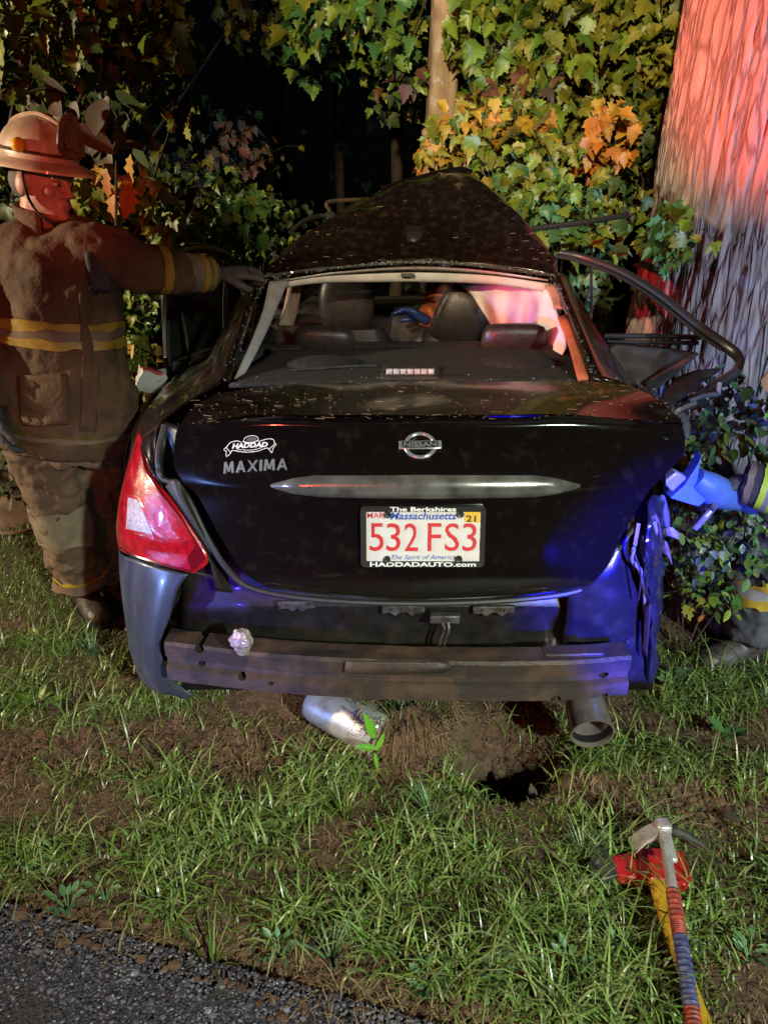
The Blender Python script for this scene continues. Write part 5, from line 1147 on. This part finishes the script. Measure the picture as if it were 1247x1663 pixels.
# slim pale trunk behind the roof
st_ = thing('maple_tree', 'slim pale-barked tree rising behind the folded roof', 'tree', P(712, 300, 5.0) * V((1, 1, 0)))
b0 = P(712, 300, 5.0); x0 = b0.x
trunk_rings([(x0 - .02, 5.0, -.05), (x0 - .01, 5.0, 1.2), (x0, 5.0, 2.2), (x0 + .04, 5.0, 3.2), (x0 + .1, 5.1, 5)], [.105, .092, .087, .082, .06], .010, 5, 40, 100, 6.).build('trunk', 'sbark', st_, smooth=180)
for a, z in ((2.6, 3.3), (.3, 3.8), (4.0, 4.3)):
    MB().tube([V((x0 + .05, 5.03, z)), V((x0 + math.cos(a) * .5, 5 + math.sin(a) * .5, z + .4)), V((x0 + math.cos(a) * 1.2, 5 + math.sin(a) * 1.2, z + .8))], [.035, .025, .01], 8, sub=3).build('limb', 'sbark', st_)
spec = [(leaf_mx(V((x0 + random.gauss(0, .8), 5 + random.gauss(0, .7), random.uniform(3.3, 5.2))), .12, (0, -.6, 1)), 'maple', random.choice(['green', 'olive', 'green'])) for k in range(520)]; put_leaves(st_, spec, 0)
MB().ell(b0 + V((-.088, -.03, .28)), (.025, .03, .03)).build('knot', 'sbark', st_)
# dark thin stems deeper in the wood
for i, (px, Y, r, lab) in enumerate(((548, 9.0, .05, 'thin dark sapling stem deep in the wood left of the pale trunk'), (305, 9.5, .09, 'dark straight trunk in the wood behind the firefighter'), (455, 11, .10, 'far dark trunk in the black gap of the wood'), (640, 8, .06, 'slim dark stem just left of the pale trunk'), (180, 8, .07, 'dark stem behind the overhanging leaves'))):
    b = P(px, 300, Y); t = thing('forest_tree', lab, 'tree', (b.x, Y, 0), 'trees in the dark wood')
    MB().tube([(b.x, Y, -.05), (b.x + .03, Y, 1.5), (b.x + .02, Y + .05, 3), (b.x + .1, Y, 6)], [r * 1.2, r, r * .95, r * .7], 10, sub=4).build('trunk', 'twig', t)

mp, om = 'maple', ('maple', 'oak')
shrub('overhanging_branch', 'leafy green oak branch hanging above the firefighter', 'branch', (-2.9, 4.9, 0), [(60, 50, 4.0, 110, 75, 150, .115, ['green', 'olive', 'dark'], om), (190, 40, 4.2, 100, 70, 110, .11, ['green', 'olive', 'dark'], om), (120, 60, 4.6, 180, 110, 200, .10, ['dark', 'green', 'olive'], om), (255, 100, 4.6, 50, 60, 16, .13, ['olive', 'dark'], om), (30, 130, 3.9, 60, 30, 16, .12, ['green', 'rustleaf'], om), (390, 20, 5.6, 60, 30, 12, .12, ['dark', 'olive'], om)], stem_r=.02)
shrub('dead_leaf_spray', 'drooping drab brown leaves just behind the pale helmet', 'branch', (-1.5, 3.6, .0), [(120, 180, 3.5, 50, 50, 22, .15, ['drab', 'dark', 'drab'], 'oval'), (190, 190, 3.6, 40, 45, 16, .13, ['drab', 'dark'], 'oval'), (290, 170, 4.6, 30, 30, 6, .13, ['olive', 'gold'], 'oak')])
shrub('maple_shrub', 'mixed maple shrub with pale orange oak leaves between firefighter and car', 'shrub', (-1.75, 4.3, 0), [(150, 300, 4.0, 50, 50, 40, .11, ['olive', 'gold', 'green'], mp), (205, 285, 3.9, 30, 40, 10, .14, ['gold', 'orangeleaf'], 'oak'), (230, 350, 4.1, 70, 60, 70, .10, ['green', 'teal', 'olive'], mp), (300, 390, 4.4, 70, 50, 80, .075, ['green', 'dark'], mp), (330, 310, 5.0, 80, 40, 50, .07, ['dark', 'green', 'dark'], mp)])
shrub('bright_shrub', 'small bright green shrub standing behind the left door', 'shrub', (-1.0, 5.1, 0), [(395, 355, 4.7, 45, 38, 95, .085, ['ivy', 'green', 'ivy'], mp), (420, 330, 4.9, 50, 30, 30, .08, ['green', 'dark'], mp), (370, 400, 4.7, 50, 30, 40, .07, ['green', 'ivy'], mp)])
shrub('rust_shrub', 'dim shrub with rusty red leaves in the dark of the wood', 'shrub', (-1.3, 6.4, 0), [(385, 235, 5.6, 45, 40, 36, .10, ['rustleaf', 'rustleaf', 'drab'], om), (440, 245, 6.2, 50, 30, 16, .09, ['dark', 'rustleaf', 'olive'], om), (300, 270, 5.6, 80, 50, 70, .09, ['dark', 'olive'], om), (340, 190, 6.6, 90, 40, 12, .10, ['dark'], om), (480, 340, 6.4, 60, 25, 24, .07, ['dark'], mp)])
shrub('hanging_maple_branch', 'bright green maple leaves hanging to the left of the pale trunk', 'branch', (.40, 5.05, 3.25), [(520, 25, 4.9, 60, 40, 50, .11, ['green', 'olive', 'ivy'], mp), (620, 40, 5.0, 60, 55, 60, .11, ['green', 'ivy', 'green'], mp), (650, 110, 5.0, 40, 40, 28, .10, ['green', 'dark', 'rustleaf'], mp), (640, 170, 5.4, 40, 30, 6, .10, ['dark', 'rustleaf'], mp), (450, 40, 5.8, 80, 50, 40, .09, ['dark', 'olive', 'green'], om), (560, 60, 5.6, 110, 60, 110, .085, ['green', 'dark', 'ivy'], mp), (640, 90, 5.5, 60, 90, 90, .08, ['green', 'dark', 'green'], mp)])
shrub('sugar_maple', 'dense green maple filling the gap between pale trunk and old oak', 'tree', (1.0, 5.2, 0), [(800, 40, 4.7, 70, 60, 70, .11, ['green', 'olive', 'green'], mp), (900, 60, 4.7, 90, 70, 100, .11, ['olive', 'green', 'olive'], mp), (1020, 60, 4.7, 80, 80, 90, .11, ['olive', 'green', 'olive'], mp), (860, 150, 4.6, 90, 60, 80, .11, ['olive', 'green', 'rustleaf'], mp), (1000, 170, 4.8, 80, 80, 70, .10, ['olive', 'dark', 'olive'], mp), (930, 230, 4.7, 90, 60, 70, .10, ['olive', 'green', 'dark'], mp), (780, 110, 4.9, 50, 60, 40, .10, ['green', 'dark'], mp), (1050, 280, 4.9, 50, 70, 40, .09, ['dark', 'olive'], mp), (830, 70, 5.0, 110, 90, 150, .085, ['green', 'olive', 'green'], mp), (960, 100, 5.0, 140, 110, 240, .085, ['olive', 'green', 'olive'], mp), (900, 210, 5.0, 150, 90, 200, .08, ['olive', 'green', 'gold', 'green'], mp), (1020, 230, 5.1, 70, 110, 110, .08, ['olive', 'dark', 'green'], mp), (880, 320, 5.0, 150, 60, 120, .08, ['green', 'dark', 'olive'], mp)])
shrub('golden_maple', 'young maple with golden yellow and orange leaves above the roof peak', 'tree', (.55, 4.5, 0), [(745, 215, 4.2, 55, 45, 62, .10, ['gold', 'gold', 'olive', 'green', 'gold'], mp), (715, 265, 4.25, 45, 35, 40, .085, ['gold', 'orangeleaf', 'olive', 'gold'], mp), (790, 260, 4.3, 50, 45, 30, .10, ['olive', 'gold', 'green'], mp), (840, 210, 4.3, 60, 50, 44, .11, ['olive', 'teal', 'green', 'gold'], mp), (790, 190, 4.2, 30, 30, 14, .11, ['gold'], mp)])
shrub('orange_maple_twig', 'spray of orange maple leaves hanging beside the old oak', 'branch', (1.25, 4.6, 0), [(965, 225, 4.2, 24, 55, 18, .11, ['orangeleaf', 'gold', 'orangeleaf'], mp), (1005, 195, 4.2, 34, 28, 14, .11, ['orangeleaf', 'gold'], mp), (985, 255, 4.25, 28, 22, 8, .10, ['orangeleaf'], mp)], stem_r=.006)
shrub('blue_green_vine', 'blue-green leafy vine behind the torn roof trim', 'vine', (.95, 4.1, 0), [(850, 290, 3.9, 45, 35, 34, .085, ['teal', 'green', 'olive'], mp), (910, 330, 3.8, 70, 45, 60, .085, ['teal', 'teal', 'green'], mp), (960, 380, 3.8, 50, 40, 30, .085, ['teal', 'green'], mp), (880, 250, 4.1, 60, 30, 30, .09, ['green', 'olive'], mp), (1000, 320, 4.1, 50, 50, 34, .08, ['dark', 'olive', 'green'], mp), (980, 450, 4.2, 50, 50, 30, .08, ['dark', 'teal'], mp)])
shrub('trunk_vine', 'yellow-green vine clinging to the foot of the old oak trunk', 'vine', (1.45, 3.35, 0), [(1085, 375, 3.3, 24, 40, 34, .075, ['green', 'ivy', 'olive'], mp), (1070, 410, 3.3, 26, 30, 20, .07, ['green', 'ivy'], mp), (1120, 385, 3.25, 22, 14, 9, .075, ['green', 'olive'], mp)], stem_r=.005)
shrub('roadside_ivy', 'round-leaved ivy growing at the foot of the oak behind the torn fender', 'ivy', (1.55, 2.95, 0), [(1180, 690, 2.75, 55, 40, 60, .055, ['ivy', 'ivy', 'green'], 'oval'), (1150, 640, 2.9, 50, 30, 40, .05, ['ivy', 'dark'], 'oval'), (1235, 680, 2.7, 35, 60, 40, .06, ['ivy', 'bright'], 'oval'), (1120, 720, 2.75, 40, 40, 50, .045, ['ivy', 'dark', 'green'], 'oval'), (1200, 630, 3.0, 50, 30, 34, .05, ['dark', 'ivy'], 'oval')], stem_r=.004, face=(-.1, -.8, .7))
shrub('roadside_weeds', 'low leafy weeds under the blue rescue tool', 'weeds', (1.15, 2.45, 0), [(1120, 880, 2.4, 45, 45, 90, .042, ['ivy', 'dark', 'green'], 'oval'), (1180, 880, 2.4, 50, 35, 80, .045, ['ivy', 'dark', 'green'], 'oval'), (1140, 940, 2.4, 50, 40, 80, .045, ['ivy', 'green', 'dark'], 'oval'), (1100, 960, 2.35, 24, 24, 12, .05, ['olive', 'gold', 'green'], 'oak'), (1200, 850, 2.45, 40, 30, 40, .045, ['green', 'ivy', 'dark'], 'oval')], stem_r=.003, face=(-.1, -.7, .8))
shrub('wall_ivy', 'ivy and yellowing leaves in the gap between firefighter and left door', 'ivy', (-1.45, 3.9, 0), [(225, 520, 3.75, 26, 60, 60, .06, ['green', 'olive', 'ivy'], mp), (226, 590, 3.7, 22, 50, 44, .055, ['olive', 'green', 'gold'], mp), (245, 660, 3.3, 26, 24, 26, .05, ['olive', 'rustleaf', 'gold'], mp), (228, 460, 3.75, 26, 40, 30, .065, ['green', 'dark'], mp)], stem_r=.005)
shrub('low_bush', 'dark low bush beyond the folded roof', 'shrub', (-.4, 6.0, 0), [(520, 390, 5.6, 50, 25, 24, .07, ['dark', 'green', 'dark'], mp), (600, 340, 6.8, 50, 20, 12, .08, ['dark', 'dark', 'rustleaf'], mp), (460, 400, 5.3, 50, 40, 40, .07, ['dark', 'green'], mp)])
shrub('far_left_bush', 'dark bush at the verge behind the firefighter', 'shrub', (-2.0, 3.9, 0), [(20, 330, 3.9, 40, 60, 30, .10, ['green', 'dark'], om), (-20, 600, 3.5, 60, 160, 90, .08, ['dark', 'green', 'dark'], om), (20, 760, 3.3, 40, 50, 50, .06, ['dark', 'drab'], om)])
# the wood beyond: one dark mass of leaves
wv = MB()
for k in range(1500):
    y = random.uniform(14, 26); x = random.uniform(-1, 1) * y * .75; z = random.uniform(0, 1) ** .8 * 6
    mx = leaf_mx(V((x, y, z)), random.uniform(.12, .24), (0, -1, .5)); vs, fs = SH['maple']; k0 = len(wv.v); wv.v += [tuple(mx @ V(p)) for p in vs]; wv.f += [tuple(k0 + i for i in f) for f in fs]
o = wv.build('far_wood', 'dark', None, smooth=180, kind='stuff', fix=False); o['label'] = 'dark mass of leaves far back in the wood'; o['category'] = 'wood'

# ------------------------------------------------------------------ weeds, litter and tools on the verge
def weed(px, py, n, s, m, shp, label, h=.05, name='weed', tilt=.9, py2=None):
    b = G(px, py); b.z = float(hz(b.x, b.y)); t = thing(name, label, 'weed', b, 'weeds in the verge'); sm_ = MB()
    for k in range(n):
        a = 2.4 * k + random.uniform(-.4, .4); z = h * random.uniform(.3, 1); tip = V((math.cos(a) * .02, math.sin(a) * .02, z)) * random.uniform(.6, 1.4)
        sm_.tube([b - V((0, 0, .008)), b + tip * .6, b + tip], [.0022, .0018, .0012], 5)
        d = V((math.cos(a), math.sin(a), random.uniform(.1, tilt))).normalized(); n_ = (V((0, 0, 1)) - d * d.z).normalized(); x = d.cross(n_)
        q = Matrix.Translation(b + tip) @ Matrix((x, d, n_)).transposed().to_4x4() @ Matrix.Diagonal((s * .8, s, s, 1)) @ Matrix.Rotation(random.uniform(-.3, .3), 4, 'Y')
        o = bpy.data.objects.new('leaf', leaf_mesh(shp, m)); col.objects.link(o); o.parent = t; o.matrix_local = Matrix.Translation(-b) @ q @ Matrix.Scale(random.uniform(.75, 1.2), 4)
    sm_.build('stem', 'weed', t); return t
wd_ = weed(606, 1232, 3, .05, 'bright', 'oval', 'bright green broad-leaved weed at the end of the silencer', .07, tilt=1.6)
for b0_, tip_, s_ in (((608, 1200, 1.80), (592, 1158, 1.80), .5), ((612, 1215, 1.79), (576, 1212, 1.77), .5), ((610, 1220, 1.79), (624, 1190, 1.80), .4), ((608, 1222, 1.79), (614, 1252, 1.77), .4)):
    p_, q_ = P(*b0_), P(*tip_); y_ = (q_ - p_); l_ = y_.length; y_ = y_ / l_; n_ = V((.2, -.75, .6)); n_ = (n_ - y_ * n_.dot(y_)).normalized()
    o = bpy.data.objects.new('leaf', leaf_mesh('oval', 'bright')); col.objects.link(o); o.parent = wd_
    o.matrix_local = Matrix.Translation(p_ - wd_.location) @ Matrix((y_.cross(n_), y_, n_)).transposed().to_4x4() @ Matrix.Diagonal((l_ * s_, l_, l_, 1))
weed(1085, 1120, 9, .05, 'teal', 'maple', 'pale lobed weed under the torn corner of the car', .05)
weed(110, 1478, 12, .030, 'teal', 'oval', 'small grey-green weed at the broken asphalt edge', .05)
weed(172, 1462, 9, .028, 'teal', 'oval', 'second grey-green weed at the asphalt edge, beside the bare earth', .05)
weed(690, 1605, 16, .028, 'weed', 'oval', 'spreading clover-like weed between asphalt and axe', .06)
weed(800, 1600, 14, .028, 'weed', 'oval', 'tall narrow weed next to the spreading clover', .09)
weed(925, 1590, 14, .030, 'teal', 'oval', 'pale weed close to the yellow axe handle', .06)
weed(1180, 1200, 8, .05, 'ivy', 'maple', 'lobed seedling in the dry strip near the kneeling rescuer', .04)
weed(1215, 1560, 10, .03, 'teal', 'oval', 'small weed on the far side of the axe handle', .05)
weed(60, 1150, 10, .06, 'green', 'oval', 'broad plantain in the shade by the wheel rut', .03)
weed(455, 1545, 12, .026, 'teal', 'oval', 'fine weed on the verge above the asphalt', .05)
def tuft(px, py, n, L_, m, label):
    b = G(px, py); b.z = float(hz(b.x, b.y)); t = thing('grass_tuft', label, 'grass', b, 'tufts of long grass')
    for k in range(n):
        a = random.random() * 6.28; l = L_ * random.uniform(.6, 1.2); le = random.uniform(.2, .9); d = V((math.cos(a), math.sin(a), 0)); s_ = V((-d.y, d.x, 0)); r0 = b + d * random.uniform(0, .02) - V((0, 0, .006)); g_ = []
        for i in range(6):
            u = i / 5; w_ = .0028 * (1 - u ** 1.8) + .0002; p = r0 + d * l * le * u ** 1.6 + V((0, 0, l * (u - .45 * le * u * u))); g_.append([p - s_ * w_, p + V((0, 0, -.0006)), p + s_ * w_])
        MB().grid(g_).build('blade', m, t, smooth=180)
for i, (px, py, n, L_, m, lab) in enumerate(((345, 1560, 18, .13, 'grass', 'long arching tuft at the asphalt edge'), (700, 1330, 26, .14, 'weed', 'upright tuft in front of the torn hole'), (560, 1330, 22, .12, 'grass', 'lit tuft below the earth clod'), (945, 1400, 20, .15, 'weed', 'tall tuft touching the axe blade'), (740, 1440, 18, .13, 'grass', 'sprawling tuft in the middle of the verge'), (150, 1060, 22, .13, 'weed', 'bright tuft at the feet of the firefighter'), (540, 1560, 22, .12, 'weed', 'pale tuft by the asphalt point'), (1000, 1540, 14, .11, 'weed', 'thin tuft beside the taped handle'), (330, 1270, 18, .09, 'dry', 'frosted pale tuft by the wheel rut'), (400, 1250, 16, .08, 'dry', 'bleached tuft under the bumper'), (830, 1520, 18, .11, 'grass', 'dark tuft left of the axe'), (620, 1470, 18, .11, 'grass', 'low tuft above the asphalt point'))): tuft(px, py, n, L_, m, lab)
for i, (px, py, m, shp, lab) in enumerate(((62, 1040, 'gold', 'oval', 'yellowed oval leaf lying by the firefighter boots'), (1095, 1195, 'drab', 'oak', 'pale dead leaf near the exhaust tip'), (1190, 1340, 'drab', 'maple', 'curled brown leaf in the dry strip above the axe'), (630, 1225, 'rustleaf', 'maple', 'reddish leaf on the torn clod'), (870, 1278, 'drab', 'oval', 'tan leaf at the lip of the hole'))):
    b = G(px, py); b.z = float(hz(b.x, b.y)) + .02; o = bpy.data.objects.new('fallen_leaf', leaf_mesh(shp, m)); col.objects.link(o); o.matrix_world = leaf_mx(b, .055, (0, -.3, 1), (random.uniform(-1, 1), random.uniform(-1, 1), 0), .25); tag(o, lab, 'leaf', 'fallen leaves')
# torn sod standing up behind the weed
sod = MB(); c = G(660, 1222); c.z = .055; rs = []
for i in range(14):
    t = i / 13 * math.pi; rs.append([c + V((.15 * math.sin(t) * math.cos(a), .085 * math.sin(t) * math.sin(a), .02 - .10 * math.cos(t))) for a in np.linspace(0, 2 * math.pi, 27)[:-1]])
for r in rs:
    for i, p in enumerate(r): r[i] = p + V(mn.noise_vector(p * 18)) * .030 + V(mn.noise_vector(p * 55)) * .012
so_ = sod.rings(rs).build('torn_sod', 'clod', None, smooth=30); tag(so_, 'upturned clod of earth and roots beside the silencer', 'sod')
rt_ = MB()
for k in range(420):
    a = random.random() * 6.28; u = random.random() * 2 - .6; p = c + V((.15 * math.cos(a), .085 * math.sin(a) - .01, .02 + .08 * u)); d = V((math.cos(a) * .4, random.uniform(-1, .2), random.uniform(-.9, .5))).normalized() * random.uniform(.02, .06)
    rt_.tube([p - d * .3, p + d * .5 + V((0, 0, random.uniform(-.01, .01))), p + d + V((random.uniform(-.015, .015), 0, random.uniform(-.02, .005)))], [.0012, .001, .0005], 4)
gb = MB()
for k in range(150):
    a = random.random() * 6.28; rr = math.sqrt(random.random()); p = c + V((.14 * rr * math.cos(a), .075 * rr * math.sin(a), .02 + .10 * math.sqrt(max(0, 1 - rr * rr)) - .012)); l = random.uniform(.04, .10); d_ = V((random.gauss(0, .5), random.gauss(-.3, .5), 1)).normalized(); s_ = V((-d_.y, d_.x, 0)).normalized() * .0022
    gb.grid([[p - s_, p + s_], [p + d_ * l * .5 - s_ * .8, p + d_ * l * .5 + s_ * .8], [p + d_ * l + V((d_.x, d_.y, -.5)) * l * .25 - s_ * .1, p + d_ * l + V((d_.x, d_.y, -.5)) * l * .25 + s_ * .1]])
gb.build('turf_blades', 'longgrass', so_, kind='stuff', smooth=180, fix=False)
rt_.build('roots', 'dry', so_, kind='stuff', smooth=0, fix=False)
# axe lying on the grass, the pry bar across it
def gz(p, h): q = V(p); q.z = float(hz(q.x, q.y)) + h; return q
axe = thing('axe', 'red-headed axe with yellow handle lying in the grass', 'axe', gz(G(1060, 1400), 0))
h0 = G(1068, 1402, .05)
pts = [G(992, 1388, .05), G(1012, 1384, .05), G(1060, 1374, .055), G(1108, 1380, .055), G(1124, 1424, .05), G(1112, 1438, .05), G(1096, 1430, .05), G(1058, 1426, .05), G(1020, 1424, .05), G(1002, 1420, .05)]
MB().prism(pts, (0, 0, -.032)).build('axe_head', 'axered', axe, bevel=.006, smooth=30)
bp = [G(962, 1368, .05), G(992, 1386, .05), G(1004, 1420, .05), G(972, 1430, .045), G(958, 1400, .047)]
MB().prism(bp, (0, 0, -.014)).build('axe_blade', 'bracket', axe, bevel=.003, smooth=30)
MB().tube([G(1064, 1424, .035), G(1078, 1480, .035), G(1105, 1560, .035), G(1142, 1663, .03), G(1200, 1800, .03)], [(.021, .014), (.018, .013), (.017, .012), (.018, .012), (.02, .013)], 12, sub=4).build('axe_handle', 'axeyel', axe)
hal = thing('pry_bar', 'steel forcible-entry bar with red and navy taped handle lying across the axe', 'pry bar', gz(G(1090, 1450), 0))
A_, B_ = G(1076, 1348, .115), G(1132, 1700, .075)
def hb_(t): return lerp(A_, B_, t)
MB().tube([hb_(t) for t in (0.0, .08, .2, .34)], [.0165, .013, .0125, .0125], 12).build('bar_shaft', 'steel', hal)
tp = [.34, .50, .56, .73, .86, .97, 1.15, 1.3]; cols_ = ['tape_r', 'tape_r', 'tape_b', 'tape_b', 'tape_r', 'tape_b', 'tape_r']
for k in range(7):
    ts_ = np.linspace(tp[k], tp[k + 1], 19); MB().tube([hb_(t) for t in ts_], [.0148 + (.0022 if j % 3 == 1 else 0) + random.uniform(0, .0008) for j in range(19)], 12).build('grip_tape', cols_[k], hal, smooth=30)
MB().tube([hb_(1.3), hb_(1.42)], .0125, 12).build('bar_end', 'steel', hal)
hd = MB(); hd.box(A_ + V((0, .004, .004)), (.038, .04, .04)); hd.build('bar_head', 'steel', hal, bevel=.008)
# tapering adze to one side, round pick to the other
ad = [[A_ + V((-.012, -.018, .014)), A_ + V((-.012, .018, .016)), A_ + V((-.012, .018, -.006)), A_ + V((-.012, -.018, -.012))], [A_ + V((-.045, -.024, -.012)), A_ + V((-.045, .02, -.010)), A_ + V((-.045, .02, -.020)), A_ + V((-.045, -.024, -.022))], [A_ + V((-.078, -.030, -.052)), A_ + V((-.074, .024, -.050)), A_ + V((-.075, .024, -.053)), A_ + V((-.078, -.030, -.055))]]
MB().rings(ad).build('adze', 'steel', hal, bevel=.002, smooth=30)
MB().tube([A_ + V((.012, .0, .0)), A_ + V((.05, .006, -.016)), A_ + V((.10, .002, -.045)), A_ + V((.13, -.006, -.07))], [.013, .012, .009, .003], 10, sub=3).build('pick', 'bracket', hal)
MB().prism([A_ + V((-.02, -.02, -.0)), A_ + V((.012, -.02, .0)), A_ + V((.008, -.09, -.02)), A_ + V((-.012, -.09, -.02))], (0, 0, .014)).build('bar_neck', 'steel', hal, bevel=.004)
# carton and cardboard scraps by the wood
cb = P(245, 618, 3.25); ct = thing('carton', 'crumpled white carton with red print lying between firefighter and left door', 'carton', (cb.x, cb.y, float(hz(cb.x, cb.y))))
zb = cb.z
MB().box((cb.x, cb.y, zb * .5), (.06, .06, zb), Matrix.Rotation(.3, 3, 'Z')).build('leaf_mound', 'soil', ct)
def crumple(name, c, dims, rot, m, par, amp):
    mb = MB(); n = 7
    for ax_ in range(3):
        for sg in (-1, 1):
            g_ = []
            for i in range(n):
                r = []
                for j in range(n):
                    p = [0, 0, 0]; p[ax_] = sg * .5; p[(ax_ + 1) % 3] = i / (n - 1) - .5; p[(ax_ + 2) % 3] = j / (n - 1) - .5
                    w_ = V(c) + rot @ V([p[k] * dims[k] for k in range(3)]); r.append(w_ + V(mn.noise_vector(w_ * 21)) * amp)
                g_.append(r)
            mb.grid(g_)
    return mb.build(name, m, par, smooth=25)
rq = Matrix.Rotation(.45, 3, 'Z') @ Matrix.Rotation(.35, 3, 'Y')
crumple('carton_box', (cb.x, cb.y, zb), (.115, .08, .10), rq, 'paper', ct, .02)
crumple('carton_print', (cb.x + .008, cb.y - .006, zb + .048), (.085, .07, .014), rq, 'redprint', ct, .014)
q0 = G(20, 858); cdb = thing('cardboard', 'torn brown cardboard sheet on the ground behind the firefighter leg', 'cardboard', gz(q0, 0))
g_ = loft([[G(-70, 858, .0), G(10, 862, .0), G(92, 850, .0)], [G(-70, 835, .05), G(10, 838, .06), G(95, 826, .05)], [G(-70, 800, .10), G(10, 806, .13), G(62, 800, .12)]], 5, 5)
MB().grid(dent(g_, .012, 12)).build('sheet', 'card', cdb, smooth=40, solid=.006)
MB().tube([G(-60, 862, .02), G(20, 866, .03), G(60, 858, .03), G(98, 846, .03)], .012, 8, sub=3).build('rolled_edge', 'card', cdb)
